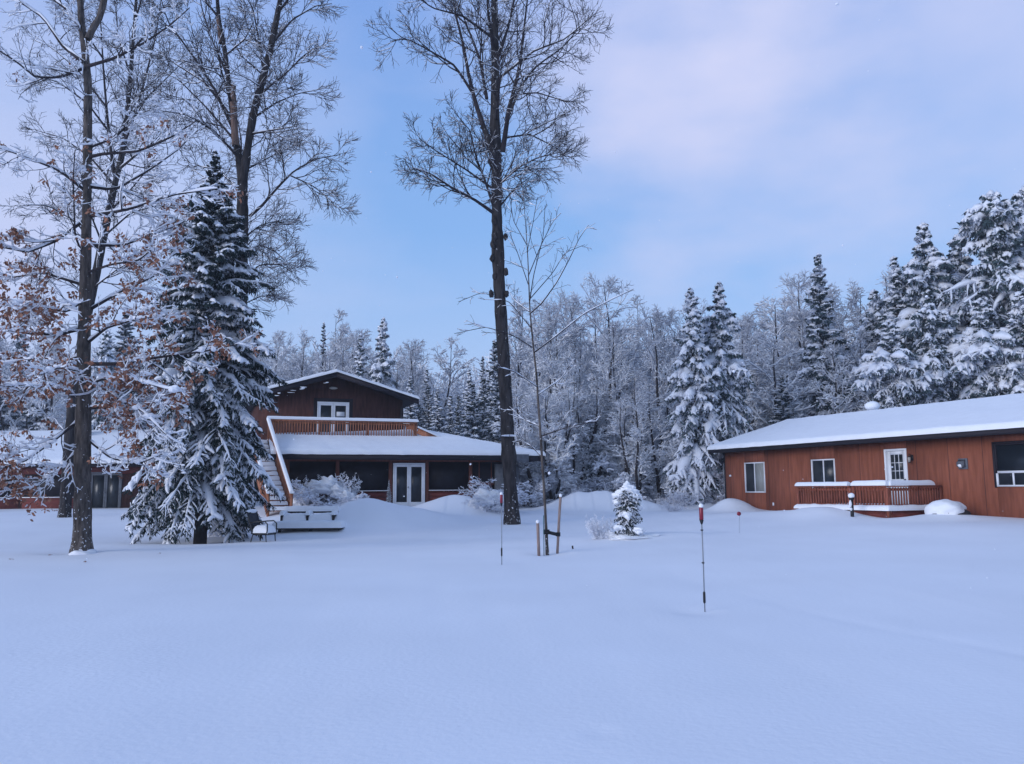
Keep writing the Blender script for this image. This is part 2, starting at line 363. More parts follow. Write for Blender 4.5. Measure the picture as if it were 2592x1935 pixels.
def hgt(x, y):
    x = np.asarray(x, float); y = np.asarray(y, float); sh = x.shape
    p = np.stack([np.clip(x.ravel(), -110, 110), np.clip(y.ravel(), -30, 200)], 1)
    z = tps(p, ANCH) @ _w[:_n] + _w[_n] + p @ _w[_n + 1:]
    for a, b, h, sx_, sy_ in MOUNDS:
        z = z + h * (1 + .22 * vn(p[:, 0] * 1.0 + a, p[:, 1] * 1.0, .55)) * np.exp(-(np.abs((p[:, 0] - a) / sx_) ** 2.4 + np.abs((p[:, 1] - b) / sy_) ** 2.4))
    z = z + .030 * vn(p[:, 0], p[:, 1], 3.0) * np.clip(p[:, 1] / 8, .3, 1) + .009 * vn(p[:, 0] * 1.0, p[:, 1] * .6, .5) + .05 * vn(p[:, 0] + 7, p[:, 1] * 1.5, 2.2) * np.clip((p[:, 1] - 15) / 12, 0, 1)
    # a faint groove at the right, a small dent near the camera, gentle drifts
    ax, ay, bx, by = 3.4, 12.6, 5.2, 6.2; tt = np.clip(((p[:, 0] - ax) * (bx - ax) + (p[:, 1] - ay) * (by - ay)) / ((bx - ax) ** 2 + (by - ay) ** 2), 0, 1)
    z = z - .009 * np.exp(-((p[:, 0] - ax - tt * (bx - ax) + .15 * np.sin(tt * 5)) ** 2 + (p[:, 1] - ay - tt * (by - ay)) ** 2) / .03)
    z = z - .012 * np.exp(-(((p[:, 0] - .57) / .10) ** 2 + ((p[:, 1] - 5.7) / .12) ** 2)) + .022 * vn(p[:, 0] * .7 + 3, p[:, 1] * 1.3, 1.6)
    # trodden/wind edge: low bank from the platform out to the right
    return z.reshape(sh)
def gz(x, y): return float(hgt(np.array([x]), np.array([y]))[0])
def axis(parts): return np.unique(np.concatenate([np.arange(*p) for p in parts]))
gx = axis([(-3, 7, .10), (-160, -100, 20.), (-100, -30, 4.), (-30, -14, .5), (-14, 18, .16), (18, 32, .5), (32, 100, 4.), (100, 161, 20.)])
gy = axis([(-60, -8, 4.), (-8, 3, .5), (3, 9, .08), (9, 42, .16), (42, 60, .6), (60, 140, 5.), (140, 201, 20.)])
XX, YY = np.meshgrid(gx, gy); ZZ = hgt(XX, YY); I = np.arange(XX.size).reshape(XX.shape)
Q = np.stack([I[:-1, :-1], I[:-1, 1:], I[1:, 1:], I[1:, :-1]], -1).reshape(-1, 4)
tag(put('snowy_ground', mesh('snowy_ground', np.stack([XX, YY, ZZ], -1).reshape(-1, 3), [Q], mGround, True)), kind='structure')

# ------------------------------------------------------------------ two-storey house
H = thing('two_storey_house', 'dark brown two-storey house with snowy gable roof, upstairs balcony and screened porch', 'house', (-4.704, 37.8, 0), math.radians(20))
g0 = .45
# porch front (v = y local, front plane y=0)
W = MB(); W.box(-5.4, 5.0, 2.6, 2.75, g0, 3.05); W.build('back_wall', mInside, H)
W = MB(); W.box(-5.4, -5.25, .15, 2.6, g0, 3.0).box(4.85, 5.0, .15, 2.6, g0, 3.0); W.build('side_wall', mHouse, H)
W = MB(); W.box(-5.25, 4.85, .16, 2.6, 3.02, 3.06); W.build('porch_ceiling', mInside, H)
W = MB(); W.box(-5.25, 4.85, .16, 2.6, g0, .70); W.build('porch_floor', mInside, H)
posts = [-5.33, -3.2, -.84, .84, 2.92, 4.92]
for x in posts:
    MB().box(x - .075, x + .075, -.06, .1, g0, 2.98).build('porch_post', mPost, H, bevel=.008)
MB().box(-5.45, 5.05, -.05, .12, 2.80, 2.975).build('header_beam', mPost, H)
segs = [(-5.25, -3.28), (-3.12, -.92), (.92, 2.84), (3.0, 4.84)]
for a, b in segs:
    W = MB()
    for k in range(4):
        z0 = .47 + k * .245; W.box(a, b, -.02 + .004 * (k % 2), .06, z0, z0 + .235)
    lw = W.build('knee_wall', mRed, H)
    sn = MB(); snowquad(sn, [(a, -.09, 1.49), (b, -.09, 1.49), (b, .07, 1.49), (a, .07, 1.49)], .022, .02, 20, 3); sn.build('sill_snow', mSnow, lw, True)
    MB().box(a, b, -.07, .08, 1.45, 1.488).build('sill', mPost, lw)
    MB().box(a, b, .03, .045, 1.5, 2.80).build('screen', mScreen, H)
# window glimpses in the right bay
for x in (3.35, 3.95, 4.5):
    MB().box(x - .025, x + .025, -.005, .028, 1.5, 2.8).build('screen_mullion', mPost, H)
MB().box(3.0, 4.84, -.015, .026, 1.72, 1.86).build('screen_rail', mPost, H)
def french_door(parent, x0, x1, y, z0, z1, m, fw=.09, kick=.28, note=False):
    d = MB()
    d.box(x0, x0 + .06, y, y + .1, z0, z1).box(x1 - .06, x1, y, y + .1, z0, z1).box(x0 + .06, x1 - .06, y, y + .1, z1 - .06, z1)
    do = d.build('door', m, parent, bevel=.006)
    mid = (x0 + x1) / 2
    for a, b in ((x0 + .065, mid - .004), (mid + .004, x1 - .065)):
        l = MB(); zz0, zz1 = z0 + .01, z1 - .065
        l.box(a, a + fw, y + .01, y + .06, zz0, zz1).box(b - fw, b, y + .01, y + .06, zz0, zz1)
        l.box(a + fw, b - fw, y + .01, y + .06, zz1 - fw * 1.2, zz1).box(a + fw, b - fw, y + .01, y + .06, zz0, zz0 + kick)
        l.build('door_leaf', m, do, bevel=.005)
        MB().box(a + fw, b - fw, y + .035, y + .045, zz0 + kick, zz1 - fw * 1.2).build('pane', mGlass, do)
        if note and a > mid: MB().box(a + fw + .06, b - fw - .06, y + .024, y + .03, zz1 - .62, zz1 - .40).build('paper_note', mWhite, do)
    MB().tube([(mid - .05, y + .01, z0 + .95), (mid - .05, y - .05, z0 + .95)], .022, 8).tube([(mid - .05, y - .045, z0 + .90), (mid - .05, y - .045, z0 + 1.0)], .012, 6).build('handle', mRod, do, True)
    return do
french_door(H, -.73, .73, -.10, .70, 2.74, mWhite)
MB().box(-.765, .765, -.03, .14, 2.745, 2.80).build('door_header', mPost, H)
# lower roof: front slope and right hip
A = (-6.1, -.65, 3.03); B = (6.35, -.65, 3.03); Cc = (1.1, 1.75, 4.18); D = (-6.1, 1.0, 3.82)
R_ = MB(); R_.prism([A, B, Cc, D], (0, 0, .05)); R_.prism([B, (6.35, 9, 3.03), (1.1, 9, 4.18), Cc], (0, 0, .05))
rf = R_.build('porch_roof', mRoof, H)
MB().box(-6.1, 6.38, -.69, -.655, 2.86, 3.09).box(6.352, 6.39, -.65, 9, 2.86, 3.09).build('fascia', mDark, rf)
MB().box(-6.08, 6.34, -.65, .15, 2.975, 3.0).build('soffit', mDark, rf)
sn = MB(); snowquad(sn, [(-6.1, -.73, 3.08), (6.42, -.73, 3.08), (1.1, 1.75, 4.23), (-6.1, .99, 3.87)], .17, .12, 90, 14, (1, 0, 1, 0), .16, .07)
snowquad(sn, [(6.42, -.73, 3.08), (6.42, 9, 3.08), (1.1, 9, 4.23), (1.1, 1.75, 4.23)], .17, .12, 40, 12, (0, 1, 1, 0), .12); sn.build('roof_snow', mSnow, rf, True)
# boxed eave end and chimney-like wall panel right of the porch
MB().box(4.25, 5.5, -.90, -.70, 2.80, 3.14).build('eave_box', mGrey, H, bevel=.01)
MB().box(5.51, 5.95, -.86, -.70, 2.84, 3.02).build('eave_box', mDark, H)
MB().box(4.05, 5.2, -.30, -.12, g0, 2.70).build('grey_panel', mGrey, H)
# upper storey, wall plane y=3
uz0 = 3.75
W = MB(); W.prism([(-6.45, 3, uz0), (.35, 3, uz0), (.35, 3, 5.90), (-2.98, 3, 6.98), (-6.45, 3, 5.88)], (0, 9, 0)); W.build('upper_wall', mHouse, H)
W = MB(); W.box(-6.05, .55, 1.0, 2.995, 3.62, 3.80); W.build('balcony_floor', mRail, H)
sn = MB(); snowquad(sn, [(-6.05, 1.02, 3.81), (.5, 1.02, 3.81), (.5, 2.98, 3.81), (-6.05, 2.98, 3.81)], .16, .1, 30, 8); sn.build('balcony_snow', mSnow, H, True)
# gable roof
xl, xr, xa, za, ze = -6.95, 1.0, -2.98, 7.00, 5.80
for nm, (a, b) in (('l', ((xl, ze), (xa, za))), ('r', ((xa, za), (xr, ze)))):
    pass
U = MB()
for a_, b_ in ((xl, xa), (xr, xa)): U.prism([(a_, 2.35, ze), (b_, 2.35, za), (b_, 2.35, za + .10), (a_, 2.35, ze + .10)], (0, 10, 0))
up_ = U.build('gable_roof', mDark, H)
U = MB()
for a_, b_ in ((xl, xa), (xr, xa)): U.prism([(a_, 2.30, ze - .14), (b_, 2.30, za - .14), (b_, 2.30, za + .115), (a_, 2.30, ze + .115)], (0, .045, 0))
U.build('barge_board', mDark, up_)
sn = MB(); snowquad(sn, [(xl - .04, 2.24, ze + .10), (xa, 2.24, za + .10), (xa, 12.4, za + .10), (xl - .04, 12.4, ze + .10)], .15, .10, 60, 14, (1, 0, 1, 1), .25)
snowquad(sn, [(xa, 2.24, za + .10), (xr + .04, 2.24, ze + .10), (xr + .04, 12.4, ze + .10), (xa, 12.4, za + .10)], .13, .10, 60, 14, (0, 1, 1, 1), .25); sn.build('roof_snow', mSnow, up_, True)
# ragged snow plastered under the left barge board and the gable lamp
for i in range(10):
    pl = MB()
    t = rng.random() ** 1.2 * .9; x = xl + .25 + t * (xa - xl); z = ze - .12 + t * (za - ze) - .16 * rng.random()
    blob(pl, (x, 2.29, z), (.05 + .10 * rng.random(), .02, .012 + .018 * rng.random()), .6, i)
    pl.build('wind_blown_snow', mSnow, up_, True)
lm = MB(); blob(lm, (-3.05, 2.93, 6.40), (.20, .10, .07), .05, 3); lm.build('gable_lamp', mLampG, H, True)
dd = french_door(H, -3.78, -2.28, 2.90, 3.80, 5.73, mWhite, note=True)
MB().box(-3.95, -3.79, 2.93, 2.995, 3.8, 5.90).box(-2.27, -2.11, 2.93, 2.995, 3.8, 5.90).box(-3.79, -2.27, 2.93, 2.995, 5.74, 5.90).build('door_casing', mDark, H)
MB().box(.24, .37, 2.93, 2.99, 3.8, 5.6).build('corner_board', mDark, H)
# balcony railing
rl = MB(); rl.box(-6.15, .60, .90, 1.02, 4.62, 4.68)
rail = rl.build('balcony_railing', mRail, H)
MB().box(-6.12, .57, .94, .98, 4.52, 4.60).box(-6.12, .57, .94, .98, 3.98, 4.03).build('rail_bar', mRail, rail)
for i, x in enumerate(np.arange(-6.05, .53, .118)):
    MB().box(x - .021, x + .021, .895, .935, 3.86, 4.60).build('baluster', mRail, rail)
for x in (-6.1, -3.9, -1.7, .55): MB().box(x - .045, x + .045, .94, 1.03, 3.8, 4.615).build('rail_post', mRail, rail)
sr = MB(); sr.box(.50, .60, 1.02, 2.98, 4.62, 4.68)
for y in np.arange(1.1, 2.95, .10): sr.box(.535, .575, y, y + .05, 3.86, 4.60)
sr.build('side_railing', mRail, H)
sn = MB(); snowquad(sn, [(-6.2, .87, 4.685), (.66, .87, 4.685), (.66, 1.05, 4.685), (-6.2, 1.05, 4.685)], .125, .05, 60, 4, rough=.08); snowquad(sn, [(.46, 1.05, 4.685), (.64, 1.05, 4.685), (.64, 2.98, 4.685), (.46, 2.98, 4.685)], .12, .05, 4, 14); sn.build('rail_snow', mSnow, rail, True)
MB().bar((.62, .95, 4.28), (1.75, .95, 3.80), .05, .26).build('sloping_board', mRail, H)
sn = MB(); snowquad(sn, [(.62, .88, 4.42), (1.8, .88, 3.92), (1.8, 1.04, 3.92), (.62, 1.04, 4.42)], .09, .05, 14, 4); sn.build('board_snow', mSnow, H, True)
# staircase down from the balcony towards the lawn, swinging slightly to the right
ns = 15; sww = .86; ytop, ybot, ztop, zbot = .85, -3.1, 3.78, .78
def sx_(y): return -6.13 + (-5.41 + 6.13) * (ytop - y) / (ytop - ybot)     # line of the right-hand rail
stair = MB()
for i in range(ns):
    t = (i + .5) / ns; y = ytop + (ybot - ytop) * t; z = ztop + (zbot - ztop) * (i + 1) / ns; x = sx_(y)
    stair.box(x - sww, x - .04, y - .15, y + .15, z - .04, z)
    stair.box(x - sww, x - .04, y + .12, y + .145, z, z + .155)
so = stair.build('staircase', mRail, H)
sn = MB()
for i in range(ns):
    t = (i + .5) / ns; y = ytop + (ybot - ytop) * t; z = ztop + (zbot - ztop) * (i + 1) / ns; x = sx_(y)
    snowquad(sn, [(x - sww, y - .18, z), (x - .04, y - .18, z), (x - .04, y + .12, z), (x - sww, y + .12, z)], .145 + .02 * rng.random(), .07, 10, 6, rough=.3)
sn.build('step_snow', mSnow, so, True)
for off in (0, -sww - .02):
    xt, xb = sx_(ytop) + off, sx_(ybot) + off
    MB().prism([(xt - .02, ytop, ztop - .32), (xb - .02, ybot, zbot - .30), (xb - .02, ybot, zbot + .04), (xt - .02, ytop, ztop + .04)], (.04, 0, 0)).build('stringer', mRail, so)
    MB().prism([(xt - .03, ytop, ztop + .58), (xb - .03, ybot, zbot + .36), (xb - .03, ybot, zbot + .64), (xt - .03, ytop, ztop + .86)], (.06, 0, 0)).build('hand_rail', mRail, so)
    MB().box(xb - .05, xb + .05, ybot - .06, ybot + .04, .4, zbot + .66).build('newel_post', mRail, so)
    for k in range(1, 26):
        t = k / 26; y = ytop + (ybot - ytop) * t; z = ztop + (zbot - ztop) * t; x = xt + (xb - xt) * t
        MB().box(x - .018, x + .018, y - .022, y + .022, z - .05, z + .5).build('stair_baluster', mRail, so)
    sn = MB(); snowquad(sn, [(xb - .08, ybot - .08, zbot + .65), (xb + .08, ybot - .08, zbot + .65), (xt + .08, ytop, ztop + .87), (xt - .08, ytop, ztop + .87)], .10, .045, 4, 30); sn.build('rail_snow', mSnow, so, True)

# ------------------------------------------------------------------ low wing far left
Wg = thing('low_wing', 'long low red-brown building with snowy roof behind the oak at far left', 'building', (GX(160, 46.5), 46.5, 0), math.radians(3))
MB().box(-8.5, 7.0, 0, .15, .3, 3.05).build('wall', mHouse, Wg)
for a, b in ((-8.4, -5.4), (-5.2, -2.2), (-2.0, 1.45)):
    MB().box(a, b, -.05, -.01, .3, 1.22).build('knee_wall', mRed, Wg)
    MB().box(a, b, -.03, -.012, 1.30, 2.5).build('screen', mScreen, Wg)
    MB().box(a, b, -.10, .0, 1.225, 1.27).build('sill', mWhite, Wg)
MB().box(-8.5, 7, -.08, -.012, 2.52, 3.04).build('upper_band', mRed, Wg)
dg = french_door(Wg, 1.62, 3.35, -.10, .55, 2.62, mGrey, kick=.1)
R_ = MB(); R_.prism([(-9, -.6, 3.02), (8, -.6, 3.02), (8, 4.5, 5.0), (-9, 4.5, 5.0)], (0, 0, .06)); R_.prism([(-9, 4.5, 5.0), (8, 4.5, 5.0), (8, 9.5, 3.0), (-9, 9.5, 3.0)], (0, 0, .06)); rw = R_.build('roof', mRoof, Wg)
MB().box(-9, 8, -.65, -.61, 2.9, 3.08).build('fascia', mDark, rw)
sn = MB(); snowquad(sn, [(-9, -.68, 3.08), (8, -.68, 3.08), (8, 4.5, 5.06), (-9, 4.5, 5.06)], .22, .15, 50, 12, (1, 1, 1, 0)); snowquad(sn, [(-9, 4.5, 5.06), (8, 4.5, 5.06), (8, 9.5, 3.06), (-9, 9.5, 3.06)], .22, .15, 30, 8, (1, 1, 0, 1)); sn.build('roof_snow', mSnow, rw, True)

# ------------------------------------------------------------------ cabin on the right
K = thing('wooden_cabin', 'long single-storey orange-brown cabin under a thick sloping snow roof', 'cabin', (13.153, 28.9, 0), math.radians(-66.43))
u0, u1 = -9.15, 8.5
wins = [(-7.80, -6.52, 1.32, 2.60), (-3.83, -2.62, 1.45, 2.60), (3.86, 6.0, 1.53, 2.82)]
holes = sorted(wins + [(-.30, .64, .84, 2.84)])
wl = MB(); x = u0
for (a, b, z0, z1) in holes:
    wl.box(x, a, 0, .15, .2, 3.12); wl.box(a, b, 0, .15, .2, z0); wl.box(a, b, 0, .15, z1, 3.12); x = b
wl.box(x, u1, 0, .15, .2, 3.12)
wl.box(u0, u0 + .15, .15, 8.0, .2, 3.12).box(u1 - .15, u1, .15, 8, .2, 3.12).box(u0 + .15, u1 - .15, 7.85, 8, .2, 3.12)
wl.prism([(u0, 0, 3.12), (u0, 8, 3.12), (u0, 4, 4.42)], (.15, 0, 0))
wl.build('wall', mCabin, K)
gr = MB()
for x in np.arange(u0 + .4, u1, 1.22):
    if all(not (a - .03 < x < b + .03) for a, b, _, _ in holes): gr.box(x - .006, x + .006, -.004, .01, .25, 3.1)
gr.build('panel_joint', mDark, K)
MB().box(u0 - .03, u0 + .03, -.03, .03, .3, 3.1).build('corner_trim', mDark, K)
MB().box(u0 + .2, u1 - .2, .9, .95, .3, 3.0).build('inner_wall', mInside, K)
def slider(a, b, z0, z1, divs, hz=None, curtain=None, topdark=False):
    f = MB(); t = .05
    ft = MB() if topdark else f; zs = hz if topdark else z1
    f.box(a, a + t, -.03, .06, z0, zs).box(b - t, b, -.03, .06, z0, zs); ft.box(a + t, b - t, -.03, .06, z1 - t, z1)
    if topdark: ft.box(a, a + t, -.03, .06, zs, z1).box(b - t, b, -.03, .06, zs, z1)
    f.box(a + t, b - t, -.035, .06, z0, z0 + t)
    w_ = MB(); w_.box(a + t, b - t, .02, .03, z0 + t, z1 - t); wo_ = w_.build('window', mGlass, K)
    for d_ in divs: f.box(d_ - t / 2, d_ + t / 2, -.02, .015, z0 + t, (hz or z1) - (0 if hz else t))
    if hz: f.box(a + t, b - t, -.025, .015, hz, hz + .07)
    f.build('frame', mWhite, wo_)
    if topdark: ft.build('upper_frame', mDark, wo_)
    if curtain: MB().box(curtain[0], curtain[1], .010, .018, z0 + t, z1 - t).build('curtain', mCurtain, wo_)
    return wo_
slider(*wins[0], [-7.16], curtain=(-7.13, -6.58)); slider(*wins[1], [-3.2]); 
w3 = slider(*wins[2], [4.40, 5.3], hz=1.93, topdark=True)
MB().box(3.80, 3.855, -.04, .0, 1.5, 2.86).box(3.80, 6.05, -.04, .0, 2.825, 2.88).build('casing', mDark, w3)
d = MB(); a, b, z0, z1 = -.30, .64, .84, 2.84
d.box(a, a + .07, -.03, .1, z0, z1).box(b - .07, b, -.03, .1, z0, z1).box(a + .07, b - .07, -.03, .1, z1 - .07, z1)
do = d.build('door', mWhite, K, bevel=.006)
l = MB(); l.box(a + .08, -.06, .0, .05, z0, 2.76).box(.46, b - .08, .0, .05, z0, 2.76).box(-.06, .46, .0, .05, 2.64, 2.76).box(-.06, .46, .0, .05, z0, 1.80); l.build('door_leaf', mWhite, do)
MB().box(-.06, .46, .02, .03, 1.80, 2.64).build('pane', mGlass, do)
g = MB()
for x in (.113, .287): g.box(x - .011, x + .011, .004, .019, 1.80, 2.64)
for z in (2.08, 2.36): g.box(-.06, .46, .003, .0195, z - .011, z + .011)
g.build('glazing_bar', mWhite, do)
MB().tube([(.53, 0, 1.78), (.53, -.07, 1.78)], .028, 10).build('door_knob', mRod, do, True)
lt = MB(); lt.box(.80, .90, -.03, -.002, 2.42, 2.60).tube([(.85, -.02, 2.60), (.85, -.14, 2.64), (.85, -.14, 2.56)], .012, 6); lo = lt.build('wall_lantern', mBlackP, K)
MB().tube([(.85, -.14, 2.56), (.85, -.14, 2.53)], [.03, .07], 8).tube([(.85, -.14, 2.36), (.85, -.14, 2.33)], [.05, .02], 8).build('lantern_cap', mBlackP, lo)
MB().tube([(.85, -.14, 2.36), (.85, -.14, 2.53)], [.04, .055], 8).build('lantern_glass', mLampG, lo)
v_ = MB(); v_.box(2.60, 2.93, -.04, -.002, 2.08, 2.42); vo = v_.build('wall_vent', mGrey, K, bevel=.01)
v_ = MB(); v_.prism([(2.64, -.045, 2.38), (2.64, -.16, 2.30), (2.64, -.16, 2.16), (2.64, -.045, 2.14)], (.23, 0, 0)); v_.build('vent_hood', mGrey, vo)
sn = MB(); blob(sn, (2.75, -.12, 2.20), (.09, .06, .07), .2, 5); sn.build('vent_snow', mSnow, vo, True)
b_ = MB(); b_.box(-8.85, -8.72, -.03, -.003, 2.02, 2.10); b_.build('outlet_cover', mWhite, K)
b_ = MB(); b_.box(-6.12, -6.04, -.03, -.003, .80, .92); b_.build('outlet_cover', mWhite, K)
# roof
ue0, ue1 = -9.5, 9.0
R_ = MB(); R_.prism([(ue0, -.55, 3.13), (ue1, -.55, 3.13), (ue1, 4, 4.46), (ue0, 4, 4.46)], (0, 0, .07)); R_.prism([(ue0, 4, 4.46), (ue1, 4, 4.46), (ue1, 8.55, 3.06), (ue0, 8.55, 3.06)], (0, 0, .07))
rk = R_.build('roof', mRoof, K)
MB().box(ue0, ue1, -.60, -.555, 3.06, 3.225).build('fascia', mDark, rk)
MB().box(ue0 + .02, ue1 - .02, -.55, -.003, 3.085, 3.12).build('soffit', mDark, rk)
bb = MB()
for y_ in (-.6, 8.6): bb.prism([(ue0 - .04, y_, 3.05), (ue0 - .04, 4, 4.38), (ue0 - .04, 4, 4.55), (ue0 - .04, y_, 3.22)], (.035, 0, 0))
bb.build('barge_board', mDark, rk)
sn = MB(); snowquad(sn, [(ue0 - .08, -.66, 3.21), (ue1, -.66, 3.21), (ue1, 4, 4.54), (ue0 - .08, 4, 4.54)], .17, .12, 120, 20, (1, 1, 1, 0), .14, .07)
snowquad(sn, [(ue0 - .08, 4, 4.54), (ue1, 4, 4.54), (ue1, 8.66, 3.14), (ue0 - .08, 8.66, 3.14)], .17, .12, 60, 8, (1, 1, 0, 1), .10); sn.build('roof_snow', mSnow, rk, True)
p_ = MB().tube([(-4.7, 4.3, 4.3), (-4.7, 4.3, 4.90)], .11, 10); po = p_.build('roof_vent', mGrey, K); sn = MB(); blob(sn, (-4.7, 4.3, 4.92), (.30, .30, .20), .06, 2); sn.build('vent_snow', mSnow, po, True)
p_ = MB().tube([(-9.15, 5.2, 4.0), (-9.15, 5.2, 4.92)], .09, 10).tube([(-9.15, 5.2, 4.92), (-9.15, 5.2, 5.0)], .14, 10); p_.build('flue_pipe', mDark, K, True)
# deck
V0 = -2.4; dl, dr = -2.0, 1.9
dk = MB(); dk.box(dl, dr, V0, -.005, .72, .80); deck = dk.build('deck_floor', mRailC, K)
MB().box(dl, dr, V0 - .04, V0 - .002, .45, .80).box(dr + .002, dr + .04, V0, -.005, .45, .80).build('deck_skirt', mRed, K)
sn = MB(); snowquad(sn, [(dl - .1, V0 - .16, .80), (dr + .16, V0 - .16, .80), (dr + .16, -.02, .80), (dl - .1, -.02, .80)], .16, .14, 40, 24, rough=.25); sn.build('deck_snow', mSnow, K, True)
def railrun(a, b, name, n):
    a = np.array(a, float); b = np.array(b, float); q = MB()
    q.bar((*a, 1.56), (*b, 1.56), .13, .04); o = q.build(name, mRailC, K)
    MB().bar((*a, 1.46), (*b, 1.46), .04, .08).bar((*a, .97), (*b, .97), .04, .05).build('rail_bar', mRailC, o)
    t_ = nrm(b - a); nn = np.array([t_[1], -t_[0]]) * .03
    for i in range(n):
        p = a + (b - a) * (i + .5) / n + nn; p2 = p - t_ * .0
        MB().bar((*p, .86), (*p, 1.53), .042, .03, up=(*t_, 0)).build('baluster', mRailC, o)
    for p in (a, b): MB().box(p[0] - .045, p[0] + .045, p[1] - .045, p[1] + .045, .6, 1.53).build('rail_post', mRailC, o)
    return o
def railsnow(o, a, b, h):
    a = np.array(a, float); b = np.array(b, float); t_ = nrm(b - a); q = np.array([-t_[1], t_[0]]) * .11; sn = MB()
    e = t_ * .05
    snowquad(sn, [(*(a - q - e), 1.585), (*(b - q + e), 1.585), (*(b + q + e), 1.585), (*(a + q - e), 1.585)], h, .10, 24, 5, rough=.12); sn.build('rail_snow', mSnow, o, True)
o = railrun((dl, V0), (.40, V0), 'front_railing', 20); railsnow(o, (dl, V0), (.33, V0), .125)
o = railrun((.55, V0), (dr, V0), 'front_railing', 11); railsnow(o, (.58, V0), (dr, V0), .155)
o = railrun((dr, V0 + .05), (dr, -.05), 'side_railing', 20); railsnow(o, (dr, V0 + .1), (dr, -.45), .15)
o = railrun((dl, -.05), (dl, V0 + .05), 'side_railing', 18); railsnow(o, (dl, -.1), (dl, V0 + .1), .13)

# ------------------------------------------------------------------ small things in the yard
def ground_thing(name, label, cat, x, y, rz=0, group=None, dz=0): return thing(name, label, cat, (x, y, gz(x, y) + dz), rz, group)
# driveway markers
def marker(label, px, Y, base, top, r0, grip, extra):
    x = GX(px, Y); p0 = at(px, base, Y); p1 = at(px, top, Y); h = p1[2] - p0[2]; s = h
    T = thing('snow_marker', label, 'marker', (p0[0], p0[1], gz(p0[0], p0[1]) - .02), 0, 'red-topped marker rods standing in the lawn'); z = lambda f: .02 + f * h
    MB().tube([(0, 0, -.3), (.003, 0, z(.5)), (0, 0, z(.94))], .0085, 8).build('rod', mRod, T, True)
    MB().tube([(0, 0, z(.865)), (0, 0, z(.875)), (0, 0, z(.985)), (0, 0, z(.993))], [.016, .027, .027, .018], 14).build('reflector', mRedP, T, True)
    MB().tube([(0, 0, z(.825)), (0, 0, z(.845)), (0, 0, z(.868))], [.012, .02, .029], 12).build('collar', mBlackP, T, True)
    MB().tube([(-.006, .024, z(.86)), (-.006, .024, z(.99))], .018, 8).build('back_strip', mBlackP, T, True)
    MB().tube([(0, 0, z(grip[0])), (0, 0, z(grip[0] + .01)), (0, 0, z(grip[1] - .01)), (0, 0, z(grip[1]))], [.010, .017, .017, .010], 10).build('grip', mBlackP, T, True)
    for c in extra: MB().tube([(0, 0, z(c - .006)), (0, 0, z(c + .006))], .018, 8).build('clip', mBlackP, T, True)
    sn = MB(); blob(sn, (0, 0, z(1.0)), (.03, .03, .035), .1, 1); sn.build('snow_cap', mSnow, T, True)
marker('near red-topped steel rod standing in open snow at the right foreground', 1784, 11.1, 1548, 1280, 0, (.08, .19), (.46, .77))
marker('farther red-topped rod standing left of the big bare maple trunk', 1270, 16.6, 1430, 1250, 0, (.12, .24), (.20,))
x, Y = GX(1861, 23.6), 23.6
T = ground_thing('disc_marker', 'small red disc on a thin wire stake in front of the cabin', 'marker', x, Y)
zc = at(1861, 1301, Y)[2] - gz(x, Y)
MB().tube([(0, .012, -.1), (0.02, .012, zc)], .004, 6).build('wire', mRod, T)
MB().tube([(0, -.012, zc), (0, .006, zc)], .058, 20).build('disc', mRedP, T)
# sapling supports
def stake(name, label, pts, r, m, g=None, cap=True, sq=False):
    b = pts[0]; T = thing(name, label, 'stake', tuple(b), 0, g); L = [np.array(p) - b for p in pts]; L[0] = L[0] - (L[1] - L[0]) * .2
    q = MB()
    if sq: q.bar(L[0], L[-1], r * 2, r * 2)
    else: q.tube(L, r, 8)
    q.build('shaft', m, T)
    if cap: sn = MB(); blob(sn, L[-1], (r * 1.3, r * 1.3, r * 1.5), .1, 4); sn.build('snow_cap', mSnow, T, True)
    return T
stake('wooden_stake', 'short square pale wooden stake left of the sapling', [at(1364, 1405, 18.9), at(1361, 1322, 18.9)], .033, mStake, sq=True)
stake('garden_cane', 'thin green cane between the pale stake and the sapling', [at(1377, 1400, 19.0), at(1376, 1305, 19.0)], .009, mGreenP, cap=False)
stake('wooden_stake', 'tall round grey stake right of the sapling, strapped to it', [at(1411, 1398, 19.2), at(1415, 1320, 19.2), at(1419, 1255, 19.2)], .030, mStake)
T = thing('rubber_tie', 'black rubber tie strapping the sapling to its grey stake', 'tie', tuple(at(1395, 1350, 19.1)))
q = MB(); c = at(1395, 1350, 19.1)
q.bar(at(1384, 1347, 19.12) - c, at(1413, 1354, 19.12) - c, .04, .075); 
q.tube([at(1383, 1341, 19.1) - c, at(1383, 1353, 19.1) - c], .072, 10).tube([at(1413, 1348, 19.2) - c, at(1413, 1358, 19.2) - c], .05, 10); q.build('strap', mBlackP, T)
stake('small_peg', 'tiny dark peg poking from the snow right of the sapling', [at(1450, 1390, 20.0), at(1449, 1382, 20.0)], .02, mStub, cap=False)
# bollard light by the deck
p = at(2157, 1296, 26.6); T = ground_thing('bollard_light', 'short black bollard light with snow cap before the deck railing', 'light', p[0], p[1], dz=-.05)
zb = p[2] - gz(p[0], p[1]) + .05
MB().tube([(0, 0, -.2), (0, 0, zb + .38)], .055, 12).build('post', mMetal, T, True); MB().tube([(0, 0, zb + .38), (0, 0, zb + .46)], .085, 12).build('lamp_head', mMetal, T)
sn = MB(); blob(sn, (0, 0, zb + .50), (.10, .10, .09), .1, 6); blob(sn, (-.05, -.03, zb + .25), (.05, .03, .12), .2, 2); blob(sn, (-.04, -.04, zb + .08), (.04, .03, .05), .2, 9); sn.build('snow_cap', mSnow, T, True)
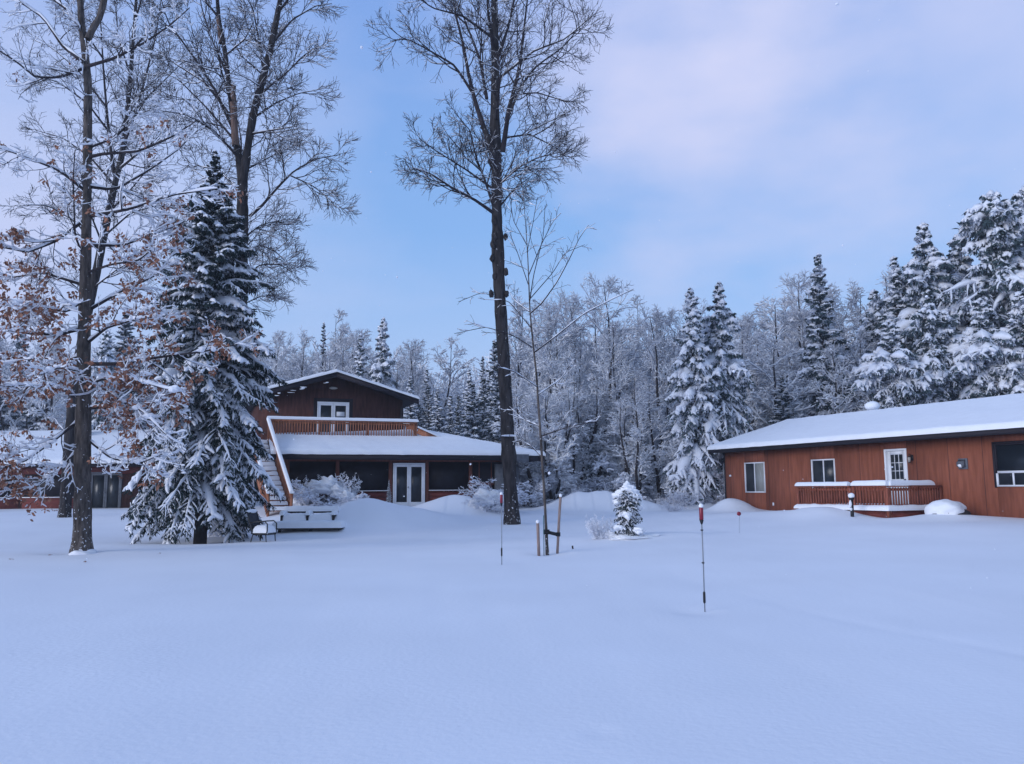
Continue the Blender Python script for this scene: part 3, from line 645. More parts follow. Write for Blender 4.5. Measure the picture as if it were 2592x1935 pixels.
# snow-covered lump right of deck
p = at(2398, 1312, 25.6); T = ground_thing('snow_covered_rock', 'smooth round snow-covered rock right of the cabin deck', 'rock', p[0], p[1])
sn = MB(); blob(sn, (0, 0, .05), (.60, .5, .36), .30, 8, 2.0); sn.build('snow_cover', mSnow, T, True)
sn = MB(); blob(sn, (.05, -.02, .02), (.60, .44, .18), .1, 3, 1.0); sn.build('rock', mStub, T, True)
# patio chair
p = at(650, 1370, 26.0); T = ground_thing('patio_chair', 'black metal patio chair sunk in snow beside the spruce', 'chair', p[0], p[1], math.radians(-14)); T.scale = (1.2, 1.0, 1.12)
zz = p[2] - gz(p[0], p[1])
SH, HW = .20 + zz, .27
for y in (-HW, HW):
    MB().tube([(-.02, y, SH), (.0, y, SH + .08), (-.10, y, SH + .36), (-.17, y, SH + .60)], .02, 8).build('back_frame', mMetal, T, True)
    MB().tube([(-.08, y, SH + .29), (.10, y, SH + .33), (.34, y, SH + .345), (.42, y, SH + .27), (.42, y, SH + .10), (.40, y, SH - .02)], .018, 8).build('arm_rest', mMetal, T, True)
    MB().tube([(.02, y, SH), (-.10, y, SH - .45)], .015, 6).build('leg', mMetal, T, True); MB().tube([(.38, y, SH), (.42, y, SH - .45)], .015, 6).build('leg', mMetal, T, True)
MB().box(0, .42, -HW, HW, SH - .03, SH + .025).build('seat', mMetal, T)
q = MB(); q.prism([(-.02, -HW, SH + .06), (-.155, -HW, SH + .58), (-.175, -HW, SH + .58), (-.04, -HW, SH + .06)], (0, 2 * HW, 0)); q.build('backrest', mMesh, T)
sn = MB(); snowquad(sn, [(0, -HW, SH + .025), (.42, -HW, SH + .025), (.42, HW, SH + .025), (0, HW, SH + .025)], .20, .12, 10, 10); blob(sn, (-.17, 0, SH + .61), (.05, HW + .02, .06), .1, 2)
sn.build('seat_snow', mSnow, T, True)
# patio platform and snowed-in garden sofa
pa = at(690, 1338, 29.0); pz = pa[2]
T = thing('timber_platform', 'low dark-edged timber platform under a snow layer beside the patio chair', 'platform', (pa[0], 29.0, 0), math.radians(-2))
MB().box(0, 2.35, 0, 1.7, pz - .05, pz).build('deck_boards', mStub, T)
for a in (.1, 1.2, 2.2): MB().box(a, a + .1, .25, .35, -.3, pz - .07).build('leg', mStub, T)
sn = MB(); snowquad(sn, [(-.03, -.03, pz), (2.4, -.03, pz), (2.4, 1.75, pz), (-.03, 1.75, pz)], .21, .1, 24, 16); sn.build('platform_snow', mSnow, T, True)
T = thing('garden_sofa', 'slatted two-bay garden sofa buried in snow below the stairs', 'sofa', (pa[0] + .02, 30.05, pz + .05), math.radians(-2))
for a in (0, .93, 1.86):
    MB().box(a - .04, a + .04, -.05, .06, 0, .34).build('leg', mStub, T); MB().box(a - .03, a + .03, -.05, .55, .30, .36).build('arm_rest', mStub, T)
MB().box(0, 1.9, 0, .5, .10, .15).build('seat', mStub, T); q = MB()
for z in (.22, .32, .42): q.box(-.02, 1.92, .5, .54, z, z + .06)
q.build('backrest', mStub, T)
sn = MB()
for a in (.03, .96): snowquad(sn, [(a, -.03, .16), (a + .86, -.03, .16), (a + .86, .5, .16), (a, .5, .16)], .24, .1, 12, 8, rough=.3)
for a in (0, .93, 1.86): snowquad(sn, [(a - .07, -.08, .36), (a + .07, -.08, .36), (a + .07, .55, .36), (a - .07, .55, .36)], .15, .05, 5, 8)
snowquad(sn, [(-.05, .43, .48), (1.95, .43, .48), (1.95, .62, .48), (-.05, .62, .48)], .18, .07, 20, 5, rough=.3); sn.build('sofa_snow', mSnow, T, True)
# fallen leaves on the snow
for i, (px, py, Y) in enumerate(((145, 1394, 20.5), (232, 1430, 18.0), (415, 1400, 20.2), (50, 1432, 18.5))):
    x = GX(px, Y); q = MB()
    T = MB(); a = rng.random() * 6; V = np.array([(-.06, 0, 0), (-.02, .03, .015), (.03, .028, .0), (.07, 0, .02), (.03, -.03, .012), (-.02, -.028, 0)]); Rm = np.array([[math.cos(a), -math.sin(a), 0], [math.sin(a), math.cos(a), 0], [0, 0, 1]])
    T.add(V @ Rm.T, T=[(0, 5, 1), (1, 5, 4), (1, 4, 2), (2, 4, 3)]); o = T.build('fallen_leaf', mLeaf); o.location = (x, Y, gz(x, Y) + .012)
    tag(o, ('brown leaf on the snow just left of the oak trunk', 'brown leaf on the snow in front of the oak trunk', 'brown leaf on the snow between oak trunk and spruce', 'brown leaf on the snow at the far left edge')[i], 'leaf', 'oak leaves fallen on the snow')

# ------------------------------------------------------------------ trees
def limb(base, pts, Y, dY, m, r0, r1):
    """a limb traced through picture points, swinging dY metres in depth"""
    n = len(pts); P = [at(p[0], p[1], Y + dY * i / max(n - 1, 1)) for i, p in enumerate(pts)]
    P = resample(P, m) - base
    return P, r0 + (r1 - r0) * np.linspace(0, 1, m) ** .8
def bare_tree(name, label, cat, base, trunk_groups, limbs, levels, rg, bark, twig, snow_s, snow_prob, tk=12, group=None, k=4, leafing=None, minr=.008, snowpw=1.5):
    T = thing(name, label, cat, tuple(base), 0, group)
    put('trunk', trunkmesh('trunk', trunk_groups, bark), T)
    m = 14
    limbs = limbs + [(P[int(len(P) * .62):], R[int(len(P) * .62):] * .96) for P, R in trunk_groups if len(P) > 30]
    LP = np.stack([resample(P, m) for P, R in limbs]); LR = np.stack([np.interp(np.linspace(0, 1, m), np.linspace(0, 1, len(R)), R) for P, R in limbs])
    groups = [(LP, LR)]; cur = (LP, LR); allg = [(LP, LR)]
    for lv in levels:
        cur = spawn(*cur, rg=rg, **lv); allg.append(cur)
    put('branches', tubemesh('branches', allg, twig, k, ks=[8] + [5] + [k] * 9), T)
    sg = [snowon(*g_, s=snow_s * f, rg=rg, prob=snow_prob, pw=snowpw) for g_, f in zip(allg, (1.6, 1.2, 1, .8, .7, .6))]
    put('branch_snow', tubemesh('branch_snow', sg, mTSnow, k), T)
    return T, allg
def rough_trunk(pts, Y, dY, rs, base, m=70, rg=rng, bumps=.06, below=.4):
    n = len(pts); P = [at(p[0], p[1], Y + dY * i / (n - 1)) for i, p in enumerate(pts)]
    P[0] = P[0] - np.array([0, 0, below]); P = resample(P, m) - base
    R = np.interp(np.linspace(0, 1, m), np.linspace(0, 1, len(rs)), rs) * (1 + bumps * rg.normal(size=m))
    return P, R
rg = np.random.default_rng(3)
# --- big maple in the middle
Y = 31.0; base = at(1298, 1335, Y)
tr = rough_trunk([(1298, 1335), (1288, 1160), (1279, 980), (1268, 800), (1262, 680), (1258, 560), (1257, 420), (1252, 330), (1254, 180), (1252, 60), (1253, -80), (1250, -260)], Y, .5,
    [.31, .265, .255, .25, .235, .225, .215, .245, .20, .205, .23, .175, .165, .15, .12, .10, .08, .05], base, 80, rg, .05)
LM = []
for pts, dY, r0 in (
    ([(1247, 538), (1200, 505), (1150, 480), (1090, 440), (1042, 425)], -2.5, .07), ([(1247, 515), (1225, 450), (1205, 400), (1190, 330), (1150, 285)], 2, .06), ([(1250, 480), (1180, 430), (1100, 380), (1060, 350)], -1.5, .05),
    ([(1243, 385), (1228, 330), (1212, 290), (1190, 210), (1170, 100), (1148, 20), (1140, -120)], 1.5, .12), ([(1196, 235), (1150, 165), (1090, 130), (1030, 98), (988, 105)], -2, .06), ([(1232, 250), (1215, 150), (1180, 60), (1120, 10), (1060, -40)], 2.5, .07),
    ([(1272, 385), (1282, 320), (1288, 270), (1305, 220), (1318, 150), (1328, 60), (1345, -90)], -1.5, .11), ([(1285, 300), (1320, 215), (1360, 165), (1420, 125), (1465, 75), (1440, 0)], 2, .06),
    ([(1270, 460), (1310, 425), (1360, 400), (1420, 385)], -2, .05), ([(1275, 350), (1340, 340), (1400, 370), (1430, 390)], 2.2, .045), ([(1300, 240), (1360, 235), (1440, 260)], -2, .04), ([(1268, 520), (1300, 480), (1340, 450)], 2.4, .04),
    ([(1262, 140), (1290, 60), (1310, -60)], 2, .08), ([(1250, 120), (1235, 30), (1230, -90)], -2, .08), ([(1252, 100), (1170, 40), (1090, 20), (1040, -30)], -2.5, .06), ([(1262, 200), (1350, 130), (1430, 100), (1500, 40)], -3, .05),
    ([(1256, 400), (1250, 380), (1245, 300)], 4.5, .07), ([(1256, 300), (1262, 240), (1270, 160)], -5, .07), ([(1254, 200), (1245, 120), (1235, 50)], 6, .07), ([(1256, 500), (1262, 470), (1275, 440)], -4, .05)):
    LM.append(limb(base, pts, Y + .15, dY, 14, r0, .014))
lv = [dict(n=11, t0=.12, t1=1, ang=.75, ln=lambda t, L: .9 + 1.3 * (1 - t) * np.minimum(L, 5) / 4, m=7, jit=.13, up=.07, rf=.013, rmin=.011),
      dict(n=7, t0=.15, t1=1, ang=.7, ln=lambda t, L: .35 + .55 * (1 - t) * L, m=5, jit=.16, up=.05, rf=.012, rmin=.009),
      dict(n=5, t0=.2, t1=1, ang=.7, ln=lambda t, L: .22 + .4 * (1 - t) * L, m=4, jit=.18, up=.03, rf=.01, rmin=.0075)]
T, _ = bare_tree('maple_tree', 'very tall bare maple with knotty black trunk in the middle of the lawn', 'tree', base, [tr], LM, lv, rg, mBark, mTwig, .010, .35, 14)
put('broken_stub', tubemesh('broken_stub', [(limb(base, [(1243, 380), (1236, 350), (1228, 328), (1218, 320)], Y, -.2, 8, .10, .09)[0][None], limb(base, [(1243, 380), (1236, 350), (1228, 328), (1218, 320)], Y, -.2, 8, .10, .09)[1][None])], mBark, 8), T)
for i, (px, py, r) in enumerate(((1246, 560, .12), (1243, 620, .13), (1240, 655, .10), (1275, 690, .10), (1238, 745, .10), (1276, 745, .09), (1246, 600, .12), (1240, 385, .16), (1236, 410, .12), (1274, 600, .09), (1247, 700, .10))):
    q = MB(); blob(q, at(px + 6, py, Y) - base, (r * .9, r, r * 1.5), .5, i, 3); q.build('burl', mBark, T, True)
q = MB(); blob(q, at(1289, 1103, Y - .25) - base, (.30, .20, .035), .2, 2); q.build('bark_snow', mTSnow, T, True)

# --- oak in front left with rusty leaves
Y = 21.0; base = at(210, 1395, Y); rg = np.random.default_rng(11)
tr = rough_trunk([(210, 1395), (209, 1200), (211, 1000), (214, 800), (218, 620), (222, 450), (222, 300), (223, 210), (214, 120), (206, 60), (200, -60), (196, -160)], Y, .3, [.235, .20, .19, .175, .16, .13, .11, .11, .10, .09, .08, .05], base, 80, rg, .04)
tr2 = rough_trunk([(222, 100), (236, 70), (252, 45), (264, 0), (270, -80)], Y, .3, [.09, .085, .08, .07], base, 20, rg, .03, 0)
LM = []
for pts, dY, r0 in (
    ([(214, 160), (160, 120), (110, 45), (50, 5), (-20, -20)], 1, .055), ([(216, 172), (150, 197), (90, 197), (40, 155), (0, 130), (-60, 90)], -1.5, .045), ([(222, 168), (290, 148), (360, 112), (430, 65), (480, 20)], -1, .05), ([(203, 70), (170, 25), (120, -12), (60, -40)], .6, .05),
    ([(225, 398), (260, 390), (350, 384), (430, 350), (500, 305)], -1.2, .05), ([(232, 372), (290, 350), (340, 300), (370, 250)], 1, .035), ([(216, 472), (290, 482), (380, 430), (450, 380), (500, 330)], .8, .045), ([(214, 482), (150, 432), (70, 400), (-10, 372)], -1.2, .045),
    ([(226, 548), (330, 530), (430, 495), (550, 478)], -1, .05), ([(228, 622), (310, 622), (400, 590), (470, 560)], 1, .045), ([(210, 560), (140, 612), (70, 640), (-10, 622)], -1, .05), ([(206, 832), (150, 848), (80, 846), (-10, 832)], -1, .05),
    ([(230, 922), (300, 922), (400, 905), (520, 890), (600, 872)], -1.2, .055), ([(203, 1012), (160, 985), (70, 975), (-20, 980)], -1.3, .055), ([(225, 785), (300, 742), (400, 695), (440, 640)], 1.2, .05), ([(205, 720), (110, 690), (20, 705), (-40, 690)], 1, .045),
    ([(220, 1035), (260, 1030), (330, 1058), (400, 1040), (450, 1010)], -1, .045), ([(206, 1060), (130, 1120), (60, 1170), (-20, 1190)], -1.8, .05), ([(225, 1115), (280, 1160), (350, 1175), (410, 1150)], -.8, .04), ([(226, 960), (300, 1010), (360, 1040), (420, 1100)], -1.6, .04),
    ([(210, 900), (150, 920), (90, 905), (30, 930)], 1.5, .04), ([(212, 650), (190, 600), (185, 450), (190, 380)], -1, .03), ([(204, 1130), (150, 1190), (90, 1230), (20, 1260)], -1.2, .035), ([(220, 870), (270, 830), (340, 810), (420, 800)], -1.8, .04),
    ([(214, 760), (170, 790), (110, 780), (40, 770)], -2, .04), ([(222, 690), (280, 670), (350, 660), (400, 620)], -2, .04), ([(215, 980), (200, 940), (150, 930), (100, 950)], -2.4, .035), ([(218, 1000), (250, 960), (330, 960), (440, 990)], -2.2, .04)):
    LM.append(limb(base, pts, Y + .1, dY, 14, r0, .012))
lv = [dict(n=11, t0=.14, t1=1, ang=.8, ln=lambda t, L: .5 + .9 * (1 - t), m=6, jit=.16, up=.04, rf=.013, rmin=.008, perpz=.6),
      dict(n=5, t0=.15, t1=1, ang=.8, ln=lambda t, L: .2 + .5 * (1 - t) * L, m=5, jit=.2, up=.02, rf=.012, rmin=.006),
      dict(n=3, t0=.2, t1=1, ang=.8, ln=lambda t, L: .12 + .4 * (1 - t) * L, m=4, jit=.2, up=0, rf=.01, rmin=.005)]
T, ag = bare_tree('oak_tree', 'snow-laden oak with clusters of rusty dead leaves at far left', 'tree', base, [tr, tr2], LM, lv, rg, mBarkOak, mTwig, .024, .8, 14, snowpw=1.2)
tips = np.concatenate([ag[2][0][:, -1], ag[3][0][:, -1], ag[3][0][:, 2], ag[1][0][:, 4]]); hz = tips[:, 2] + base[2]
den = vn(tips[:, 0] * 1.6, tips[:, 2] * 1.6 + tips[:, 1], .8)
pr = np.clip(.42 + .9 * den, 0, .95) * np.clip((11.0 - hz) / 4.0, 0.02, 1); sel = tips[(rg.random(len(tips)) < pr * .22)]
nL = 8; c = np.repeat(sel, nL, 0) + rg.normal(size=(len(sel) * nL, 3)) * [.05, .05, .06] - [0, 0, .04]; n = len(c)
dx = nrm(rg.normal(size=(n, 3)) * [1, 1, .7] + [0, 0, -.9]); dy = nrm(np.cross(dx, rg.normal(size=(n, 3)))); dn = np.cross(dx, dy); sz = (.05 + .04 * rg.random((n, 1)))
loc_ = [(0, 0, 0), (.5, .42, .12), (1.15, .30, -.1), (1.6, 0, .15), (1.1, -.34, -.08), (.45, -.40, .15)]
V = np.stack([c + sz * (a * dx + b * dy + d_ * dn) for a, b, d_ in loc_], 1).reshape(-1, 3); o6 = (np.arange(n) * 6)[:, None]
F_ = np.concatenate([o6 + np.array(t) for t in ((0, 1, 5), (1, 2, 4), (1, 4, 5), (2, 3, 4))])
put('dead_leaves', mesh('dead_leaves', V, [F_], mLeaf), T)
# heavier snow cushions lying on the lower limbs
lim = ag[0][0][[11, 12, 13, 16, 17, 18, 19, 20, 22, 23, 24, 26, 27]]
sel = rg.integers(0, len(lim), 80)
for i, a in enumerate(sel):
    cu = MB(); p = lim[a][rg.integers(4, 14)]; blob(cu, p + (0, 0, .04), (.06 + .13 * rg.random(), .05 + .06 * rg.random(), .035 + .05 * rg.random()), .5, i, 2.5); cu.build('snow_cushion', mTSnow, T, True)
q = MB(); blob(q, (0.05, -.05, -.05), (.34, .30, .12), .2, 4); q.build('base_snow', mTSnow, T, True)

# --- twin-stemmed maple behind the spruce
Y = 30.5; base = at(600, 1352, Y); rg = np.random.default_rng(21)
t1 = rough_trunk([(600, 1352), (607, 1200), (611, 1000), (612, 800), (613, 600), (614, 480), (614, 420)], Y, .1, [.31, .25, .23, .21, .20, .21, .21, .19], base, 60, rg, .04)
t2 = rough_trunk([(613, 460), (600, 370), (590, 300), (578, 200), (568, 120), (554, 50), (545, -60), (540, -160)], Y, .5, [.17, .12, .11, .09, .08, .07, .06, .04], base, 40, rg, .04, 0)
t3 = rough_trunk([(614, 460), (628, 370), (641, 290), (665, 200), (686, 120), (702, 40), (716, -40), (730, -160)], Y, -.3, [.19, .15, .145, .135, .12, .10, .08, .06], base, 40, rg, .04, 0)
LM = []
for pts, dY, r0 in (
    ([(632, 548), (660, 525), (700, 478), (745, 432), (800, 402), (862, 392)], -1, .065), ([(735, 445), (790, 470), (830, 500), (850, 525)], 1, .03), ([(596, 340), (540, 220), (480, 130), (420, 50), (400, -40)], -2, .07), ([(588, 300), (520, 210), (440, 160), (390, 120)], 2, .06), ([(605, 400), (540, 330), (470, 290), (400, 280)], -2, .06),
    ([(598, 360), (520, 270), (450, 200), (400, 180)], 3, .05), ([(575, 190), (540, 110), (510, 20), (500, -60)], 1.5, .05), ([(572, 140), (620, 100), (640, 60)], -2, .04), ([(668, 190), (655, 100), (640, 20), (600, -40)], 2, .055), ([(655, 240), (720, 190), (770, 140), (800, 120)], -2, .05),
    ([(640, 300), (700, 260), (760, 235), (800, 240)], 2, .05), ([(690, 110), (740, 50), (800, 15), (840, 10)], 1.5, .05), ([(635, 340), (690, 330), (750, 320)], -2.5, .045), ([(622, 430), (680, 400), (730, 370)], 2.5, .04), ([(706, 30), (760, -40), (800, -80)], -2, .05),
    ([(605, 480), (550, 430), (500, 420)], 2.5, .04), ([(620, 600), (660, 570), (700, 560), (730, 570)], 1.5, .03), ([(618, 700), (660, 670), (710, 670), (740, 690)], -1.5, .03), ([(616, 640), (660, 620), (700, 640), (720, 660)], 2.5, .03), ([(608, 640), (560, 600), (520, 590)], -2, .035), ([(618, 770), (660, 750), (700, 750)], 1, .025),
    ([(665, 210), (672, 150), (700, 100)], 5, .06), ([(585, 260), (560, 180), (550, 120)], -5, .06), ([(612, 420), (610, 350), (600, 300)], 5, .05), ([(645, 280), (650, 230), (690, 180)], -5, .06), ([(550, 40), (500, -20), (450, -60)], -1, .05)):
    LM.append(limb(base, pts, Y, dY, 14, r0, .013))
lv = [dict(n=10, t0=.1, t1=1, ang=.75, ln=lambda t, L: .8 + 1.2 * (1 - t) * np.minimum(L, 5) / 4, m=7, jit=.13, up=.06, rf=.013, rmin=.011),
      dict(n=7, t0=.15, t1=1, ang=.7, ln=lambda t, L: .35 + .55 * (1 - t) * L, m=5, jit=.16, up=.04, rf=.012, rmin=.009),
      dict(n=5, t0=.2, t1=1, ang=.7, ln=lambda t, L: .22 + .4 * (1 - t) * L, m=4, jit=.18, up=.02, rf=.01, rmin=.0075)]
T, _ = bare_tree('maple_tree', 'tall bare twin-stemmed maple with broken brown top rising behind the spruce', 'tree', base, [t1, t2, t3], LM, lv, rg, mBark, mTwig, .011, .45, 14)
l_ = limb(base, [(596, 370), (592, 300), (590, 250), (590, 218)], Y - .1, 0, 10, .14, .11); l2 = limb(base, [(560, 110), (553, 60), (550, 40)], Y + .3, 0, 8, .10, .06)
put('broken_stub', tubemesh('broken_stub', [(l_[0][None], l_[1][None] * (1 + .1 * rg.normal(size=(1, 10))))], mBroken, 9), T)
put('broken_stub', tubemesh('broken_stub', [(l2[0][None], l2[1][None])], mBroken, 9), T)

# --- leaning maple behind the oak
Y = 36.0; base = at(163, 1318, Y); rg = np.random.default_rng(31)
t1 = rough_trunk([(163, 1318), (170, 1200), (180, 1050), (200, 900), (238, 720), (262, 600), (290, 470), (312, 380), (325, 260), (335, 130), (345, 0), (352, -150)], Y, .2, [.26, .21, .20, .20, .19, .17, .15, .12, .10, .08, .06, .04], base, 70, rg, .04)
LM = []
for pts, dY, r0 in (
    ([(292, 450), (280, 380), (270, 280), (262, 180), (255, 60), (250, -60)], 2, .09), ([(312, 370), (345, 280), (370, 190), (395, 90), (410, -20)], -2, .08), ([(322, 300), (380, 240), (430, 190), (470, 150)], 2, .06), ([(280, 340), (220, 260), (150, 210), (90, 190)], -2, .06),
    ([(290, 470), (230, 400), (160, 350), (90, 330)], 2.5, .06), ([(300, 430), (360, 380), (420, 350), (480, 350)], -2.5, .06), ([(330, 190), (300, 100), (290, 0)], 2.5, .05), ([(335, 130), (390, 60), (430, 0)], 2.5, .05), ([(268, 270), (200, 180), (130, 120), (80, 100)], 2, .05),
    ([(262, 600), (330, 540), (400, 520), (450, 530)], 2, .05), ([(255, 640), (190, 560), (120, 520), (60, 520)], -2, .05), ([(260, 620), (220, 520), (200, 420)], -3, .05), ([(275, 540), (340, 470), (380, 420)], -3, .05), ([(235, 730), (300, 680), (360, 650)], -3, .04), ([(230, 760), (160, 700), (80, 680)], 3, .04), ([(340, 60), (370, -40), (380, -100)], -2, .05),
    ([(262, 150), (200, 60), (150, 0)], -2, .05), ([(290, 460), (310, 400), (320, 330)], 5, .06), ([(318, 340), (330, 280), (350, 220)], -5, .05)):
    LM.append(limb(base, pts, Y + .1, dY, 14, r0, .014))
for l in lv: l['rmin'] *= 1.1
T, _ = bare_tree('maple_tree', 'bare leaning maple with many fine twigs standing behind the oak', 'tree', base, [t1], LM, lv, rg, mBark, mTwig, .011, .5, 12)

# --- staked sapling
Y = 19.1; base = at(1387, 1402, Y); rg = np.random.default_rng(41)
t1 = rough_trunk([(1387, 1402), (1378, 1250), (1370, 1130), (1358, 950), (1346, 840), (1341, 780), (1336, 650), (1330, 560), (1322, 470)], Y, .2, [.036, .032, .029, .026, .022, .018, .013, .009, .006], base, 60, rg, .05)
LM = []
for pts, dY, r0 in (([(1341, 795), (1372, 768), (1410, 715), (1440, 659), (1468, 600), (1490, 570)], -.6, .018), ([(1340, 790), (1300, 760), (1280, 720)], .6, .012), ([(1352, 893), (1404, 854), (1477, 795), (1540, 763), (1604, 732)], .6, .018), ([(1348, 880), (1300, 850), (1230, 828), (1150, 845)], -.6, .014),
    ([(1344, 830), (1290, 765), (1220, 740), (1160, 765)], .8, .012), ([(1337, 700), (1370, 620), (1400, 560), (1420, 540)], -.5, .012), ([(1337, 720), (1310, 640), (1290, 590)], .5, .011), ([(1339, 760), (1400, 690), (1430, 640), (1480, 620)], .9, .012), ([(1372, 1104), (1440, 1080), (1513, 1068)], -.6, .016),
    ([(1374, 1160), (1345, 1130), (1310, 1112)], .3, .014), ([(1362, 1000), (1420, 960), (1460, 900)], .8, .012), ([(1360, 980), (1300, 940), (1260, 930)], -.8, .012), ([(1334, 640), (1350, 560), (1360, 500)], .5, .009), ([(1333, 620), (1300, 560), (1290, 500)], -.4, .009), ([(1366, 1080), (1320, 1060), (1290, 1030)], .8, .012), ([(1340, 770), (1350, 700), (1375, 600), (1380, 520)], .7, .013)):
    LM.append(limb(base, pts, Y + .05, dY, 14, r0, .006))
lvs = [dict(n=6, t0=.2, t1=1, ang=.7, ln=lambda t, L: .25 + .5 * (1 - t), m=5, jit=.13, up=.04, rf=.01, rmin=.0055),
      dict(n=3, t0=.2, t1=1, ang=.7, ln=lambda t, L: .12 + .4 * (1 - t) * L, m=4, jit=.15, up=.03, rf=.01, rmin=.0045)]
bare_tree('sapling', 'slender bare sapling tied to stakes in the snowy lawn', 'tree', base, [t1], LM, lvs, rg, mBarkOak, mTwig, .008, .5, 8)

# --- conifers
def conifer(h, prof, nb, rg, z0=.08, e_top=.5, e_bot=-.3, droop=.10, ntw=9, twl=.34, needles=10, nlen=.14, nw=.02, snow=.05, prob=.8, tr_r=.02, curl=0., bm=7, lump=1.0, k=5, pad=1.3):
    """returns trunk, needle and snow meshes' arrays for one tree standing at the origin"""
    u = (np.arange(nb) + rg.random(nb)) / nb; z = h * (z0 + (1 - z0) * u ** 1.12); f = z / h
    az = np.arange(nb) * 2.39996 + rg.normal(size=nb) * .4
    L = np.maximum(prof(f) * (.72 + .45 * rg.random(nb)), .08)
    el = e_bot + (e_top - e_bot) * f ** 1.3 + rg.normal(size=nb) * .10
    d = np.stack([np.cos(az) * np.cos(el), np.sin(az) * np.cos(el), np.sin(el)], 1)
    b = np.stack([np.zeros(nb), np.zeros(nb), z], 1); pts = [b]; st = (L / (bm - 1))[:, None]
    for j in range(bm - 1):
        dz = -droop * (1.2 - f)[:, None] * (1 if j < bm - 3 else curl)
        d = nrm(d + rg.normal(size=d.shape) * .07 + np.concatenate([np.zeros((nb, 2)), dz], 1)); b = b + d * st; pts.append(b)
    P = np.stack(pts, 1); R = np.maximum(.012 * L[:, None] * np.linspace(1, .4, bm)[None], .006)
    # side twigs lie in the bough's plane and hang
    t = .12 + .88 * (np.arange(ntw)[None] + rg.random((nb, ntw))) / ntw; sd_ = np.where(np.arange(ntw)[None] % 2 == 0, 1, -1) * np.ones((nb, 1))
    x = np.clip(t * (bm - 1), 0, bm - 1.001); i = x.astype(int); fr = (x - i)[..., None]; a = np.arange(nb)[:, None]
    B = P[a, i] * (1 - fr) + P[a, i + 1] * fr; Tn = nrm(P[a, i + 1] - P[a, i]); side = nrm(np.cross(Tn, [0, 0, 1])) * sd_[..., None]
    an = .75 + .35 * rg.random((nb, ntw, 1)); dt = Tn * np.cos(an) + side * np.sin(an)
    Lt = (L[:, None] * twl * (1.15 - .75 * t) + .03) * (.6 + .6 * rg.random((nb, ntw)))
    pts = [B]; st = (Lt / 3)[..., None]; bb = B
    for j in range(3):
        dt = nrm(dt + rg.normal(size=dt.shape) * .13 + [0, 0, -droop * 1.6]); bb = bb + dt * st; pts.append(bb)
    TP = np.stack(pts, 2).reshape(-1, 4, 3); TR = np.full((len(TP), 4), .005)
    # needles: small blades along twigs and boughs
    ns_ = needles; seg = rg.random((len(TP), ns_)) * 2.999; i = seg.astype(int); fr = (seg - i)[..., None]; a = np.arange(len(TP))[:, None]
    nb_ = TP[a, i] * (1 - fr) + TP[a, i + 1] * fr; nt_ = nrm(TP[a, i + 1] - TP[a, i])
    nd = nrm(nt_ * .7 + rg.normal(size=nb_.shape) * [.6, .6, .3] + [0, 0, -.55]).reshape(-1, 3); nb_ = nb_.reshape(-1, 3)
    lsc = np.repeat(np.clip(L / 1.1, .38, 1), ntw * ns_)[:, None]; ll = nlen * lsc * (.6 + .8 * rg.random((len(nb_), 1)))
    sdv = nrm(np.cross(nd, rg.normal(size=nd.shape))) * nw * (.7 + .6 * rg.random((len(nb_), 1)))
    tip = nb_ + nd * ll; mid = nb_ + nd * ll * .45
    V = np.stack([nb_, mid + sdv, tip, mid - sdv], 1).reshape(-1, 3); Fq = (np.arange(len(nb_)) * 4)[:, None] + np.arange(4)
    # inner dark fill: long blades along boughs
    seg = rg.random((nb, 14)) * (bm - 1.01); i = seg.astype(int); fr = (seg - i)[..., None]; a = np.arange(nb)[:, None]
    ib = (P[a, i] * (1 - fr) + P[a, i + 1] * fr).reshape(-1, 3); idr = nrm(rg.normal(size=ib.shape) * [1, 1, .5] + [0, 0, -.6]); il = nlen * 1.8 * np.repeat(np.clip(L / 1.1, .3, 1), 14)[:, None]
    isd = nrm(np.cross(idr, rg.normal(size=ib.shape))) * nw * 1.8
    V2 = np.stack([ib, ib + idr * il * .5 + isd, ib + idr * il, ib + idr * il * .5 - isd], 1).reshape(-1, 3); F2 = (np.arange(len(ib)) * 4)[:, None] + np.arange(4) + len(V)
    needle = (np.vstack([V, V2]), np.vstack([Fq, F2]))
    bf = np.clip(.35 + 1.3 * rg.random(nb), .4, 1.5) * np.clip(L / 1.2, .62, 1.15)
    sP, sR = snowon(P, R, snow * pad, rg, 2, 1.0, .35); sR = sR * bf[:, None] * (.6 + .9 * np.sin(np.linspace(.3, 2.9, bm)))[None]
    sT, sTR = snowon(TP, TR, snow, rg, 2, .9, .35); sTR = sTR * np.repeat(bf, ntw)[:, None]; kp = rg.random(len(sT)) < prob * np.repeat(np.clip(bf + .2, .3, 1), ntw); sT = sT[kp]; sTR = sTR[kp]
    sR *= lump
    tz = np.linspace(0, h * .985, 12); tP = np.stack([rg.normal(size=12) * .01 * h * .1, rg.normal(size=12) * .01 * h * .1, tz], 1); tP[0, 2] = -.4; tR = np.linspace(tr_r * h, .01, 12)
    return dict(trunk=[(tP[None], tR[None])], boughs=[(P, R), (TP, TR)], needle=needle, snow=[(sP, sR), (sT, sTR)])
def conifer_obj(name, label, cat, loc, data, mN, mB, mS, k=5, group=None, tk=8):
    T = thing(name, label, cat, loc, 0, group)
    put('trunk', tubemesh('trunk', data['trunk'], mB, tk), T)
    V, F_ = data['needle']; bv, bq = tubes(*data['boughs'][0], 3); me = mesh('foliage', np.vstack([V, bv]), [np.vstack([F_, bq + len(V)])], mN); put('foliage', me, T)
    put('bough_snow', tubemesh('bough_snow', data['snow'], mS, k), T)
    return T
